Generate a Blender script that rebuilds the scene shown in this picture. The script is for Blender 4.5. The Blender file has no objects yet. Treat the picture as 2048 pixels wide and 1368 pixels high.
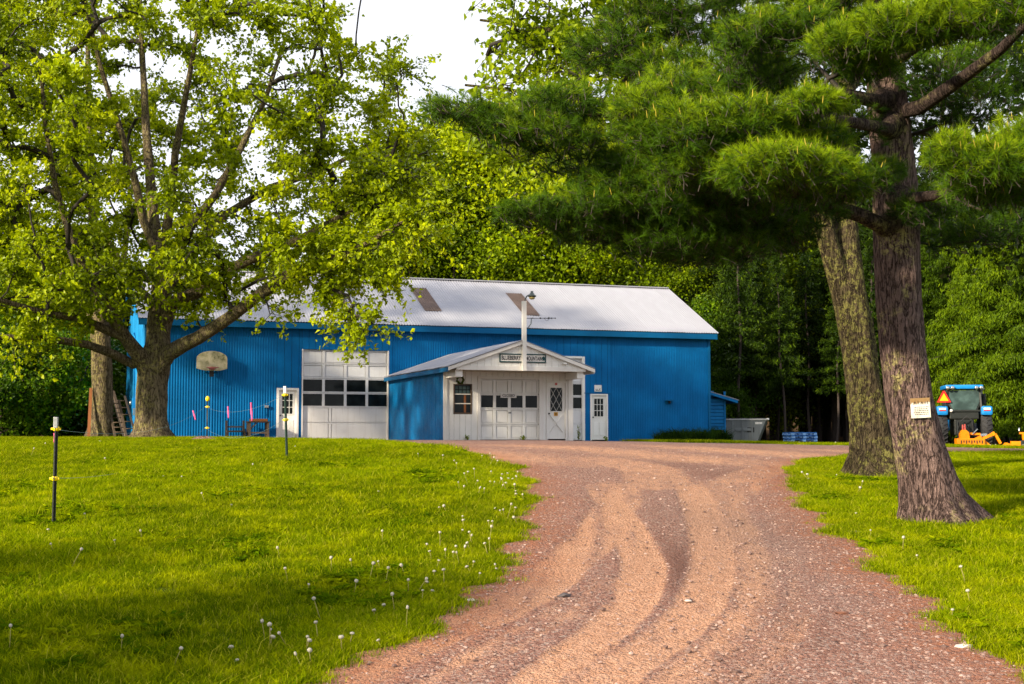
import bpy, bmesh, math, random
import numpy as np
from mathutils import Vector, Matrix

# ------------------------------------------------------------------ camera, sky, sun, exposure
SC = bpy.context.scene
COL = SC.collection
R = math.radians
F_PX = 2844.4                      # 50 mm lens on a 2048 px wide frame
CAM_Z = 0.02
PITCH = math.atan(196.0 / F_PX)    # horizon at row 880 of 1368
cam_d = bpy.data.cameras.new('camera'); cam = bpy.data.objects.new('camera', cam_d); COL.objects.link(cam)
cam_d.lens = 50.0; cam_d.sensor_width = 36.0; cam_d.clip_start = 0.1; cam_d.clip_end = 3000
cam.location = (0, 0, CAM_Z); cam.rotation_euler = (math.pi / 2 + PITCH, 0, 0)
cam_d.dof.use_dof = True; cam_d.dof.focus_distance = 18.5; cam_d.dof.aperture_fstop = 6.3
SC.camera = cam

SUN_EL, SUN_TRAVEL = R(22), R(41)            # light travels to +x, a little away from the camera
LDIR = Vector((math.cos(SUN_EL) * math.cos(SUN_TRAVEL), math.cos(SUN_EL) * math.sin(SUN_TRAVEL), -math.sin(SUN_EL)))
world = bpy.data.worlds.new('World'); SC.world = world; world.use_nodes = True
wn = world.node_tree; wn.nodes.clear()
w_out = wn.nodes.new('ShaderNodeOutputWorld'); w_bg = wn.nodes.new('ShaderNodeBackground')
w_sky = wn.nodes.new('ShaderNodeTexSky'); w_sky.sky_type = 'NISHITA'; w_sky.sun_disc = False
w_sky.sun_elevation = SUN_EL; w_sky.sun_rotation = math.atan2(-LDIR.x, -LDIR.y)
w_sky.dust_density = 3.0; w_sky.air_density = 1.0
w_mix = wn.nodes.new('ShaderNodeMix'); w_mix.data_type = 'RGBA'      # thin bright cloud veil over the whole sky
w_tc = wn.nodes.new('ShaderNodeTexCoord'); w_no = wn.nodes.new('ShaderNodeTexNoise')
w_no.inputs['Scale'].default_value = 2.2; w_no.inputs['Detail'].default_value = 5
w_mr = wn.nodes.new('ShaderNodeMapRange'); w_mr.inputs['From Min'].default_value = .3; w_mr.inputs['From Max'].default_value = .7
w_mr.inputs['To Min'].default_value = .80; w_mr.inputs['To Max'].default_value = .97
wn.links.new(w_tc.outputs['Generated'], w_no.inputs['Vector']); wn.links.new(w_no.outputs['Fac'], w_mr.inputs['Value'])
wn.links.new(w_mr.outputs['Result'], w_mix.inputs['Factor'])
wn.links.new(w_sky.outputs['Color'], w_mix.inputs['A']); w_mix.inputs['B'].default_value = (6.4, 6.5, 6.9, 1)
wn.links.new(w_mix.outputs['Result'], w_bg.inputs['Color']); w_bg.inputs['Strength'].default_value = 0.10
wn.links.new(w_bg.outputs[0], w_out.inputs[0])

sun_d = bpy.data.lights.new('sun', 'SUN'); sun = bpy.data.objects.new('sun', sun_d); COL.objects.link(sun)
sun_d.energy = 5.0; sun_d.angle = R(2.6); sun_d.color = (1.0, 0.86, 0.62)
sun.rotation_euler = LDIR.to_track_quat('-Z', 'Y').to_euler(); sun.location = (-30, -10, 30)

SC.view_settings.view_transform = 'Standard'; SC.view_settings.look = 'None'
SC.view_settings.exposure = 1.0; SC.view_settings.gamma = 1.0; SC.view_settings.use_curve_mapping = False
SC.render.engine = 'CYCLES'
SC.cycles.max_bounces = 7; SC.cycles.diffuse_bounces = 3; SC.cycles.glossy_bounces = 2; SC.cycles.transmission_bounces = 4
SC.cycles.transparent_max_bounces = 6; SC.cycles.use_denoising = True; SC.cycles.caustics_reflective = False; SC.cycles.caustics_refractive = False

rng = np.random.default_rng(7)
random.seed(7)

# ------------------------------------------------------------------ pixel <-> place
cp, sp = math.cos(PITCH), math.sin(PITCH)
def ray(px, py):
    a, b = (px - 1024.0) / F_PX, (684.0 - py) / F_PX
    return Vector((a, cp - b * sp, sp + b * cp))
def at(px, py, Y):
    d = ray(px, py); s = Y / d.y
    return Vector((d.x * s, Y, CAM_Z + d.z * s))
def ppm(Y): return F_PX / Y

def smooth(a, b, t):
    t = np.clip((t - a) / (b - a), 0, 1); return t * t * (3 - 2 * t)
_gy = np.array([-60, 0, 6, 9.3, 13, 17, 21, 24, 27, 30, 34, 40, 50, 62, 80, 3000.0])
_gv = np.array([-2.2, -2.0, -1.80, -1.60, -1.33, -1.03, -.72, -.50, -.31, -.18, -.075, -.02, 0, 0, 0, 0])
_yy = np.arange(-60, 140, .25)
_gg = np.interp(_yy, _gy, _gv); _k = np.ones(13) / 13
_gg = np.convolve(np.pad(_gg, 6, mode='edge'), _k, 'valid')
def gz(x, y):
    x = np.asarray(x, float); y = np.asarray(y, float)
    z = np.interp(y, _yy, _gg)
    z = z - .018 * np.clip(x - 1, 0, 26) * smooth(12, 26, y)
    z = z + 9.0 * smooth(92, 260, y)                      # hillside under the wood
    z = z + .05 * np.exp(-((x + 7) / 5) ** 2 - ((y - 21) / 8) ** 2)
    z = z + .012 * np.sin(x * .9 + 1.3) * np.sin(y * .7) + .008 * np.sin(x * 2.1 + y * 1.3)
    return z
def gzf(x, y): return float(gz(x, y))
def on_ground(px, py):
    d = ray(px, py); lo, hi = 3.0, 140.0
    ys = np.linspace(lo, hi, 4000); s = ys / d.y
    f = CAM_Z + d.z * s - gz(d.x * s, ys)
    i = np.argmax(f < 0) if (f < 0).any() else len(ys) - 1
    return Vector((d.x * s[i], ys[i], float(gz(d.x * s[i], ys[i]))))

# ------------------------------------------------------------------ scene helpers
def link(o): COL.objects.link(o); return o
def tag(o, label, cat, group=None):
    o['label'] = label; o['category'] = cat
    if group: o['group'] = group
    return o
def thing(name, label, cat, loc=(0, 0, 0), rz=0.0, group=None):
    o = bpy.data.objects.new(name, None); o.empty_display_size = .2; link(o)
    o.location = loc; o.rotation_euler = (0, 0, rz)
    return tag(o, label, cat, group)
def copy_tree(o, parent=None):
    c = o.copy(); link(c); c.parent = parent
    for ch in list(o.children): copy_tree(ch, c)
    return c
def np_mesh(name, V, F, mats=(), attrs=None, smooth_=False, mi=None):
    V = np.asarray(V, np.float32); F = np.asarray(F, np.int32); k = F.shape[1]
    me = bpy.data.meshes.new(name)
    me.vertices.add(len(V)); me.vertices.foreach_set('co', V.ravel())
    me.loops.add(F.size); me.loops.foreach_set('vertex_index', F.ravel())
    me.polygons.add(len(F)); me.polygons.foreach_set('loop_start', np.arange(0, F.size, k, dtype=np.int32))
    if mi is not None: me.polygons.foreach_set('material_index', np.asarray(mi, np.int32))
    me.polygons.foreach_set('use_smooth', np.full(len(F), smooth_, bool))
    for m in mats: me.materials.append(m)
    for n, a in (attrs or {}).items():
        at_ = me.attributes.new(n, 'FLOAT', 'POINT'); at_.data.foreach_set('value', np.asarray(a, np.float32))
    me.update(calc_edges=True); me.validate()
    return me
def obj(name, me, parent=None):
    o = bpy.data.objects.new(name, me); link(o)
    if parent is not None: o.parent = parent
    return o
def struct(name, me):
    o = obj(name, me); o['kind'] = 'structure'; return o

def frames(P):
    P = np.asarray(P, float); T = np.gradient(P, axis=0); T /= np.linalg.norm(T, axis=1)[:, None] + 1e-9
    u = np.cross(T[0], (0, 0, 1.0)) if abs(T[0][2]) < .9 else np.cross(T[0], (0, 1.0, 0)); u /= np.linalg.norm(u) + 1e-9
    U = np.zeros_like(P)
    for i in range(len(P)):
        u = u - T[i] * u.dot(T[i]); u /= np.linalg.norm(u) + 1e-9; U[i] = u
    return U, np.cross(T, U)
def tube_arr(P, rad, k):
    P = np.asarray(P, float); rad = np.asarray(rad, float) * np.ones(len(P)); U, W = frames(P)
    a = np.arange(k) * 2 * math.pi / k
    V = P[:, None, :] + rad[:, None, None] * (np.cos(a)[None, :, None] * U[:, None, :] + np.sin(a)[None, :, None] * W[:, None, :])
    n = len(P); i = np.arange(n - 1)[:, None] * k; j = np.arange(k)[None, :]; j2 = (j + 1) % k
    Fq = np.stack([i + j, i + j2, i + k + j2, i + k + j], -1).reshape(-1, 4)
    return V.reshape(-1, 3), Fq

class MB:
    """collects shapes of one part; build() links them as one mesh object"""
    def __init__(s): s.v = []; s.f = []; s.m = []; s.sm = []
    def add(s, V, Fs, m=0, sm=False):
        o = len(s.v); s.v += [tuple(p) for p in V]
        for f in Fs: s.f.append([o + int(i) for i in f]); s.m.append(m); s.sm.append(sm)
        return s
    def box(s, x0, x1, y0, y1, z0, z1, m=0, M=None, b=0.0):
        if b <= 0:
            V = [(x, y, z) for x in (x0, x1) for y in (y0, y1) for z in (z0, z1)]
            Fs = [(0, 1, 3, 2), (4, 6, 7, 5), (0, 4, 5, 1), (2, 3, 7, 6), (0, 2, 6, 4), (1, 5, 7, 3)]
        else:
            bm = bmesh.new(); bmesh.ops.create_cube(bm, size=1)
            for v in bm.verts: v.co = Vector(((x0 + x1) / 2 + v.co.x * (x1 - x0), (y0 + y1) / 2 + v.co.y * (y1 - y0), (z0 + z1) / 2 + v.co.z * (z1 - z0)))
            bmesh.ops.bevel(bm, geom=bm.edges[:], offset=b, segments=2, affect='EDGES', profile=.6)
            bm.verts.index_update(); V = [tuple(v.co) for v in bm.verts]; Fs = [[v.index for v in f.verts] for f in bm.faces]; bm.free()
        if M is not None: V = [tuple(M @ Vector(p)) for p in V]
        return s.add(V, Fs, m)
    def bar(s, a, b, w, h=None, m=0):
        a = Vector(a); b = Vector(b); h = w if h is None else h; L = (b - a).length
        M = Matrix.Translation(a) @ (b - a).to_track_quat('Z', 'Y').to_matrix().to_4x4()
        return s.box(-w / 2, w / 2, -h / 2, h / 2, 0, L, m, M)
    def tube(s, P, r, k=8, m=0, cap=True):
        V, Fq = tube_arr([tuple(p) for p in P], r, k); n = len(P); Fs = [tuple(q) for q in Fq]
        if cap: Fs += [tuple(range(k))[::-1], tuple((n - 1) * k + i for i in range(k))]
        return s.add(V, Fs, m, True)
    def lathe(s, prof, k=16, m=0, M=None):
        V = []; Fs = []
        for r_, z in prof:
            for i in range(k): a = 2 * math.pi * i / k; V.append((r_ * math.cos(a), r_ * math.sin(a), z))
        for j in range(len(prof) - 1):
            for i in range(k): i2 = (i + 1) % k; Fs.append((j * k + i, j * k + i2, (j + 1) * k + i2, (j + 1) * k + i))
        Fs += [tuple(range(k))[::-1], tuple((len(prof) - 1) * k + i for i in range(k))]
        if M is not None: V = [tuple(M @ Vector(p)) for p in V]
        return s.add(V, Fs, m, True)
    def prism(s, poly, y0, y1, m=0, M=None):
        """poly of (x, z) extruded along y"""
        n = len(poly); V = [(x, y0, z) for x, z in poly] + [(x, y1, z) for x, z in poly]
        Fs = [tuple(range(n)), tuple(range(2 * n - 1, n - 1, -1))] + [(i, n + i, n + (i + 1) % n, (i + 1) % n) for i in range(n)]
        if M is not None: V = [tuple(M @ Vector(p)) for p in V]
        return s.add(V, Fs, m)
    def mesh(s, name, mats, org=(0, 0, 0)):
        me = bpy.data.meshes.new(name); ox, oy, oz = org
        me.from_pydata([(x - ox, y - oy, z - oz) for x, y, z in s.v], [], s.f)
        mats = mats if isinstance(mats, (list, tuple)) else [mats]
        for m in mats: me.materials.append(m)
        me.polygons.foreach_set('material_index', s.m); me.polygons.foreach_set('use_smooth', s.sm)
        bm = bmesh.new(); bm.from_mesh(me); bmesh.ops.recalc_face_normals(bm, faces=bm.faces[:]); bm.to_mesh(me); bm.free()
        me.update(); return me
    def build(s, name, mats, parent=None, org=(0, 0, 0)):
        return obj(name, s.mesh(name, mats, org), parent)

def text_mesh(body, size, mat, extrude=.004, bold=0.0):
    c = bpy.data.curves.new('lettering', 'FONT'); c.body = body; c.size = size; c.extrude = extrude; c.offset = bold
    c.align_x = 'CENTER'; c.align_y = 'CENTER'; c.resolution_u = 3
    o = bpy.data.objects.new('lettering', c); COL.objects.link(o)
    dg = bpy.context.evaluated_depsgraph_get(); me = bpy.data.meshes.new_from_object(o.evaluated_get(dg))
    COL.objects.unlink(o); bpy.data.objects.remove(o); bpy.data.curves.remove(c)
    me.materials.clear(); me.materials.append(mat); return me

# ------------------------------------------------------------------ materials
class NT:
    def __init__(s, name):
        s.m = bpy.data.materials.new(name); s.m.use_nodes = True; s.t = s.m.node_tree; s.t.nodes.clear()
        s.out = s.n('ShaderNodeOutputMaterial')
    def n(s, typ, **kw):
        x = s.t.nodes.new(typ)
        for k, v in kw.items(): setattr(x, k, v)
        return x
    def l(s, a, b): s.t.links.new(a, b)
    def val(s, sock, v):
        if hasattr(v, 'links') or isinstance(v, bpy.types.NodeSocket): s.l(v, sock)
        else: sock.default_value = v
    def coord(s, kind='Object', scale=(1, 1, 1)):
        if kind == 'World': o = s.n('ShaderNodeNewGeometry').outputs['Position']
        else: o = s.n('ShaderNodeTexCoord').outputs[kind]
        mp = s.n('ShaderNodeMapping'); mp.inputs['Scale'].default_value = scale; s.l(o, mp.inputs['Vector']); return mp.outputs[0]
    def noise(s, vec, scale, detail=4, rough=.55):
        x = s.n('ShaderNodeTexNoise'); s.l(vec, x.inputs['Vector']); x.inputs['Scale'].default_value = scale
        x.inputs['Detail'].default_value = detail; x.inputs['Roughness'].default_value = rough; return x.outputs['Fac']
    def voro(s, vec, scale, feature='F1', out='Distance'):
        x = s.n('ShaderNodeTexVoronoi', feature=feature); s.l(vec, x.inputs['Vector']); x.inputs['Scale'].default_value = scale; return x.outputs[out]
    def ramp(s, fac, lo, hi, a=0.0, b=1.0):
        x = s.n('ShaderNodeMapRange'); s.l(fac, x.inputs['Value']); x.inputs['From Min'].default_value = lo; x.inputs['From Max'].default_value = hi
        x.inputs['To Min'].default_value = a; x.inputs['To Max'].default_value = b; x.interpolation_type = 'SMOOTHSTEP'; return x.outputs[0]
    def mix(s, fac, a, b, blend='MIX'):
        x = s.n('ShaderNodeMix', data_type='RGBA', blend_type=blend)
        for sock, v in ((x.inputs['Factor'], fac), (x.inputs['A'], a), (x.inputs['B'], b)):
            if isinstance(v, tuple): sock.default_value = (*v, 1) if len(v) == 3 else v
            else: s.val(sock, v)
        return x.outputs['Result']
    def math(s, op, a, b):
        x = s.n('ShaderNodeMath', operation=op); s.val(x.inputs[0], a); s.val(x.inputs[1], b); return x.outputs[0]
    def attr(s, name, typ='GEOMETRY'):
        x = s.n('ShaderNodeAttribute', attribute_name=name, attribute_type=typ); return x.outputs['Fac']
    def bump(s, h, strength=.5, dist=.02):
        x = s.n('ShaderNodeBump'); s.l(h, x.inputs['Height']); x.inputs['Strength'].default_value = strength; x.inputs['Distance'].default_value = dist; return x.outputs[0]
    def pbr(s, col, rough=.7, nrm=None, metal=0.0, spec=.4):
        p = s.n('ShaderNodeBsdfPrincipled')
        if isinstance(col, tuple): p.inputs['Base Color'].default_value = (*col, 1)
        else: s.l(col, p.inputs['Base Color'])
        s.val(p.inputs['Roughness'], rough); p.inputs['Metallic'].default_value = metal; p.inputs['Specular IOR Level'].default_value = spec
        if nrm is not None: s.l(nrm, p.inputs['Normal'])
        s.l(p.outputs[0], s.out.inputs[0]); return s.m

def mul(c, k): return tuple(min(1, x * k) for x in c)
def simple(name, col, rough=.6, var=.18, scale=4.0, metal=0.0, spec=.4, bump=.15, stretch=(1, 1, 1)):
    t = NT(name); v = t.coord('Object', stretch); n = t.noise(v, scale, 5); n2 = t.noise(v, scale * 9, 3)
    c = t.mix(t.ramp(n, .3, .7), mul(col, 1 - var), mul(col, 1 + var)); c = t.mix(t.math('MULTIPLY', n2, .35), c, mul(col, .72))
    return t.pbr(c, t.ramp(n2, .2, .8, rough * .8, min(1, rough * 1.15)), t.bump(n2, bump, .01), metal, spec)

def painted(name, col, dirt=(.12, .09, .07), rough=.45, streak=.35, low=True, fade=.25, spec=.3):
    """weathered paint: streaks running down, blotches of grime"""
    t = NT(name); v = t.coord('Object'); vs = t.coord('Object', (7, 7, .35))
    s1 = t.noise(vs, 2.0, 5); n = t.noise(v, 1.1, 5); n2 = t.noise(v, 22, 4)
    c = t.mix(t.ramp(n, .3, .75), mul(col, 1 - fade), mul(col, 1 + fade * .6))
    c = t.mix(t.ramp(s1, .52, .8, 0, streak), c, dirt)
    c = t.mix(t.ramp(n2, .58, .75, 0, .22), c, mul(dirt, 1.2)); oi = t.n('ShaderNodeObjectInfo').outputs['Random']; c = t.mix(t.ramp(oi, 0, 1, 0, .16), c, mul(dirt, 1.0))
    return t.pbr(c, t.ramp(n2, .3, .7, rough * .8, rough * 1.3), t.bump(n2, .12, .006), 0, spec)

def leaf_mat(name, dark, mid, light, trans=.35, gloss=.02, vary=False):
    t = NT(name); a = t.attr('tint'); oi = t.n('ShaderNodeObjectInfo').outputs['Random']
    c = t.mix(t.ramp(a, 0, .5), dark, mid); c = t.mix(t.ramp(a, .5, 1), c, light)
    if vary: c = t.mix(t.ramp(oi, 0, 1, 0, 1), t.mix(1.0, c, (.50, .58, .75), 'MULTIPLY'), t.mix(1.0, c, (1.12, 1.12, .9), 'MULTIPLY'))
    d = t.n('ShaderNodeBsdfDiffuse'); t.l(c, d.inputs[0])
    tr = t.n('ShaderNodeBsdfTranslucent'); hs = t.mix(.5, c, t.mix(1.0, c, (1.15, 1.1, .45), 'MULTIPLY')); t.l(hs, tr.inputs[0])
    m1 = t.n('ShaderNodeMixShader'); m1.inputs[0].default_value = trans; t.l(d.outputs[0], m1.inputs[1]); t.l(tr.outputs[0], m1.inputs[2])
    g = t.n('ShaderNodeBsdfGlossy'); g.inputs['Roughness'].default_value = .45; g.inputs[0].default_value = (.8, .85, .75, 1)
    fr = t.n('ShaderNodeFresnel'); fr.inputs[0].default_value = 1.35
    m2 = t.n('ShaderNodeMixShader'); t.l(t.math('MULTIPLY', fr.outputs[0], gloss * 4), m2.inputs[0])
    t.l(m1.outputs[0], m2.inputs[1]); t.l(g.outputs[0], m2.inputs[2]); t.l(m2.outputs[0], t.out.inputs[0]); return t.m

def bark_mat(name, dark, light, lichen, lo=.56, scale=9.0, side=True, bump=1.0, depth=.05):
    """furrowed bark: long wandering cracks between plates, lichen in crusty patches"""
    t = NT(name); vf = t.coord('Object'); wv = t.noise(t.coord('Object', (1, 1, .5)), 3.0, 3)
    cx = t.n('ShaderNodeCombineXYZ'); sx = t.n('ShaderNodeSeparateXYZ'); t.l(vf, sx.inputs[0])
    w_ = t.math('MULTIPLY', wv, .16); t.l(t.math('ADD', sx.outputs[0], w_), cx.inputs[0]); t.l(t.math('ADD', sx.outputs[1], w_), cx.inputs[1]); t.l(t.math('MULTIPLY', sx.outputs[2], .16), cx.inputs[2])
    n1 = t.noise(cx.outputs[0], scale, 3, .55); n2 = t.noise(cx.outputs[0], scale * 2.6, 4, .6); fine = t.noise(vf, 55, 4, .7)
    c1 = t.math('ABSOLUTE', t.math('SUBTRACT', n1, .5), 0); c2 = t.math('ABSOLUTE', t.math('SUBTRACT', n2, .5), 0)
    h = t.math('ADD', t.ramp(c1, 0, .085), t.math('MULTIPLY', t.ramp(c2, 0, .11), .55))
    c = t.mix(t.ramp(h, .15, 1.4), dark, light); c = t.mix(t.ramp(fine, .35, .7, 0, .55), c, mul(light, .5)); c = t.mix(t.ramp(n1, .55, .75, 0, .35), c, mul(light, 1.35))
    ln = t.noise(vf, 1.7, 4, .6); ls = t.noise(vf, 11, 5, .7); lf = t.noise(vf, 48, 3, .7)
    lm = t.math('MULTIPLY', t.ramp(ln, lo - .05, lo + .10), t.ramp(ls, .47, .55)); lm = t.math('MULTIPLY', lm, t.math('MULTIPLY', t.ramp(h, .2, .9, .25, 1), t.ramp(lf, .3, .55, .3, 1)))
    if side:
        g = t.n('ShaderNodeNewGeometry'); dp = t.n('ShaderNodeVectorMath', operation='DOT_PRODUCT'); t.l(g.outputs['Normal'], dp.inputs[0]); dp.inputs[1].default_value = (-.55, -.83, 0)
        lm = t.math('MULTIPLY', lm, t.ramp(dp.outputs['Value'], .1, .75))
    c = t.mix(lm, c, t.mix(lf, mul(lichen, .75), mul(lichen, 1.35)))
    return t.pbr(c, .95, t.bump(t.math('ADD', h, t.math('MULTIPLY', fine, .5)), bump, depth), 0, .08)

M = {}
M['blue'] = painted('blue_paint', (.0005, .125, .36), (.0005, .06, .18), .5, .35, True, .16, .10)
M['blue_gable_sunlit'] = painted('sunlit_blue_board_paint', (.012, .23, .55), (.004, .11, .32), .6, .5, True, .2, .15)  # sunlight on the left gable put into a lighter blue
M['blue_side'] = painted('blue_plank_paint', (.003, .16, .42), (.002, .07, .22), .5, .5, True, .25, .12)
M['blue_trim'] = painted('blue_trim_paint', (.002, .105, .27), (.002, .06, .16), .5, .3, False, .15, .12)
M['white'] = painted('white_paint', (.84, .83, .81), (.52, .46, .40), .5, .25, True, .05)
M['white_trim'] = painted('white_trim_paint', (.82, .80, .78), (.5, .42, .36), .5, .22, False, .04)
M['white_old'] = painted('old_white_door_paint', (.74, .74, .76), (.36, .31, .29), .5, .4, True, .07)
M['roof'] = painted('white_metal_roofing', (.325, .33, .385), (.235, .235, .265), .5, .4, False, .08, .2)
M['roof_old'] = painted('fibreglass_roof_panel', (.16, .115, .10), (.035, .025, .022), .7, .95, False, .35, .1)
M['soffit'] = simple('soffit_paint', (.50, .45, .33), .7)
M['dark'] = simple('dark_gap', (.012, .012, .014), .8)
M['black_metal'] = simple('black_iron', (.018, .018, .02), .45, metal=.3)
M['grey_metal'] = simple('galvanised_metal', (.35, .36, .37), .4, metal=.8)
M['chrome'] = simple('bright_steel', (.7, .7, .7), .25, metal=1)
M['lamp_green'] = simple('lamp_hood_enamel', (.06, .08, .08), .4)
M['lamp_glass'] = simple('amber_lamp_glass', (.45, .36, .12), .3)
M['green_sign'] = simple('dark_green_sign_paint', (.006, .05, .055), .5)
M['ink'] = simple('black_lettering_paint', (.02, .02, .022), .6)
M['orange_brown'] = simple('stained_timber', (.22, .075, .02), .6, stretch=(2, 2, .3))
M['wood_old'] = simple('weathered_timber', (.10, .07, .05), .85, scale=6, stretch=(3, 3, .4))
M['wood_dark'] = simple('dark_timber', (.035, .026, .022), .85)
M['yellow'] = simple('yellow_plastic', (.80, .58, .0), .4, var=.08)
M['yellow_plate'] = simple('orange_yellow_plate', (.75, .36, .01), .5)
M['pink'] = simple('pink_ribbon', (.70, .09, .26), .5, var=.1)
M['red'] = simple('red_paint', (.62, .02, .015), .45)
M['red_label'] = simple('red_label', (.55, .10, .09), .5)
M['post_green'] = simple('green_steel_post', (.012, .04, .03), .5)
M['wire'] = simple('fence_wire', (.12, .22, .26), .4)
M['tractor_blue'] = simple('tractor_blue_paint', (.01, .22, .62), .3, var=.08)
M['tractor_black'] = simple('tractor_black', (.015, .018, .018), .5)
M['rubber'] = simple('tyre_rubber', (.03, .03, .034), .85)
M['orange'] = simple('orange_machine_paint', (.85, .25, .0), .4, var=.14)
M['smv_orange'] = simple('fluorescent_orange', (.95, .42, .0), .5, var=.03)
M['dumpster'] = painted('grey_dumpster_paint', (.17, .19, .20), (.07, .06, .055), .5, .5, True, .2)
M['dumpster_lid'] = simple('dumpster_rim', (.42, .42, .43), .5)
M['pallet'] = simple('blue_pallet_paint', (.02, .12, .40), .7, var=.35, scale=8)
M['pallet_pale'] = simple('faded_pallet_block', (.16, .32, .62), .7, var=.3, scale=8)
M['backboard'] = None
def glass(name, tint=(.006, .008, .008), rough=.06):
    t = NT(name); v = t.coord('Object'); n = t.noise(v, 1.6, 3)
    return t.pbr(t.mix(t.ramp(n, .4, .75), tint, mul((max(tint[0], .002), max(tint[1], .002), max(tint[2], .002)), 2.5)), rough, t.bump(n, .05, .05), 0, .14)
M['glass'] = glass('dark_window_glass')
M['glass_cab'] = glass('cab_glass', (.03, .05, .05), .08)
def backboard_mat():
    t = NT('mouldy_backboard'); v = t.coord('Object'); n = t.noise(v, 3.2, 6, .65); n2 = t.noise(v, 16, 5, .7)
    c = t.mix(t.ramp(n, .35, .62), (.55, .48, .33), (.33, .30, .17)); c = t.mix(t.math('MULTIPLY', t.ramp(n, .5, .62), t.ramp(n2, .45, .6)), c, (.12, .12, .05))
    return t.pbr(c, .8, t.bump(n2, .2, .01))
M['backboard'] = backboard_mat()
M['rim_red'] = simple('faded_red_rim', (.33, .09, .09), .6)
M['bark_maple'] = bark_mat('maple_bark', (.04, .03, .02), (.28, .22, .145), (.34, .30, .11), .42, 16, True, .9, .05)
M['bark_moss'] = bark_mat('mossy_bark', (.02, .015, .010), (.13, .10, .06), (.25, .235, .07), .43, 19, False, 1.0, .06)
M['bark_pine'] = bark_mat('pine_bark', (.04, .025, .024), (.31, .21, .19), (.55, .48, .20), .55, 21, True, 1.0, .06)
M['bark_limb_shaded'] = bark_mat('shaded_pine_limb_bark', (.018, .013, .012), (.12, .085, .075), (.28, .25, .11), .52, 26, False, 1.0, .04)  # pine bark darkened to carry the shade on the limbs
M['bark_twig'] = simple('dark_twig_bark', (.022, .017, .013), .9, scale=8)
M['bark_far'] = simple('far_bark', (.075, .055, .042), .9, scale=5, stretch=(2, 2, .3))
M['bark_spruce'] = simple('spruce_bark', (.05, .037, .032), .9, scale=5, stretch=(2, 2, .3))
M['leaf_maple'] = leaf_mat('maple_leaf', (.09, .135, .0015), (.26, .345, .002), (.45, .52, .004), .48)
M['leaf_oak'] = leaf_mat('oak_leaf', (.075, .13, .003), (.21, .30, .004), (.35, .44, .008), .5)
M['leaf_far'] = leaf_mat('woodland_leaf', (.050, .085, .0015), (.20, .288, .002), (.41, .48, .004), .42, vary=True)
M['leaf_dark'] = leaf_mat('shaded_leaf', (.008, .018, .002), (.022, .045, .004), (.05, .09, .006), .3)  # shade on the trees past the pine put into the leaf colour
M['leaf_shrub'] = leaf_mat('shrub_leaf', (.018, .045, .002), (.07, .14, .004), (.15, .25, .006), .35, vary=True)
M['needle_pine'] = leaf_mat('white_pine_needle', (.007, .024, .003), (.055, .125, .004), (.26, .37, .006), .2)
M['needle_spruce'] = leaf_mat('spruce_needle', (.005, .013, .002), (.020, .042, .003), (.075, .12, .004), .2, vary=True)
M['needle_hemlock'] = leaf_mat('weeping_spruce_needle', (.022, .048, .003), (.085, .145, .004), (.19, .27, .006), .3, vary=True)

# ------------------------------------------------------------------ ground and driveway
L_PX = [(560, 1400), (620, 1368), (760, 1300), (905, 1220), (1000, 1130), (1040, 1040), (1050, 985), (1034, 945), (990, 924), (930, 908), (850, 894)]
R_PX = [(2110, 1395), (2048, 1352), (1950, 1275), (1850, 1190), (1750, 1115), (1660, 1050), (1612, 1000), (1588, 955), (1592, 936)]
Lw = [on_ground(*p) for p in L_PX]; Rw = [on_ground(*p) for p in R_PX]
L_Y = [-20, 4] + [p.y for p in Lw] + [36, 40, 44, 47, 52, 58, 62]
L_X = [-3.6, -2.3] + [p.x for p in Lw] + [-3.6, -6.0, -7.6, -8.6, -9.4, -10.0, -10.0]
R_Y = [-20, 4] + [p.y for p in Rw] + [27, 29.5, 31.5, 34, 37, 44, 46.2, 47, 48.5, 52, 62]
R_X = [1.0, 3.0] + [p.x for p in Rw] + [5.5, 7.2, 10, 15.5, 26, 34, 34, 9.0, 6.2, 5.2, 5.0]
def wob(y, s): return .10 * np.sin(y * 2.3 + s) + .07 * np.sin(y * 5.1 + 2 * s) + .05 * np.sin(y * 11.7 + 3 * s)
def xl(y): y = np.asarray(y, float); return np.interp(y, L_Y, L_X) + wob(y, 1.0)
def xr(y): y = np.asarray(y, float); return np.interp(y, R_Y, R_X) + wob(y, 4.0)
def drive_in(x, y): return np.minimum(x - xl(y), xr(y) - x)      # > 0 on the driveway

def grid_mesh(xs, ys, zf):
    X, Y = np.meshgrid(xs, ys); Z = zf(X, Y); nx, ny = len(xs), len(ys)
    V = np.stack([X, Y, Z], -1).reshape(-1, 3); i = np.arange(ny - 1)[:, None] * nx + np.arange(nx - 1)[None, :]
    Fq = np.stack([i, i + 1, i + nx + 1, i + nx], -1).reshape(-1, 4); return V, Fq

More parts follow.
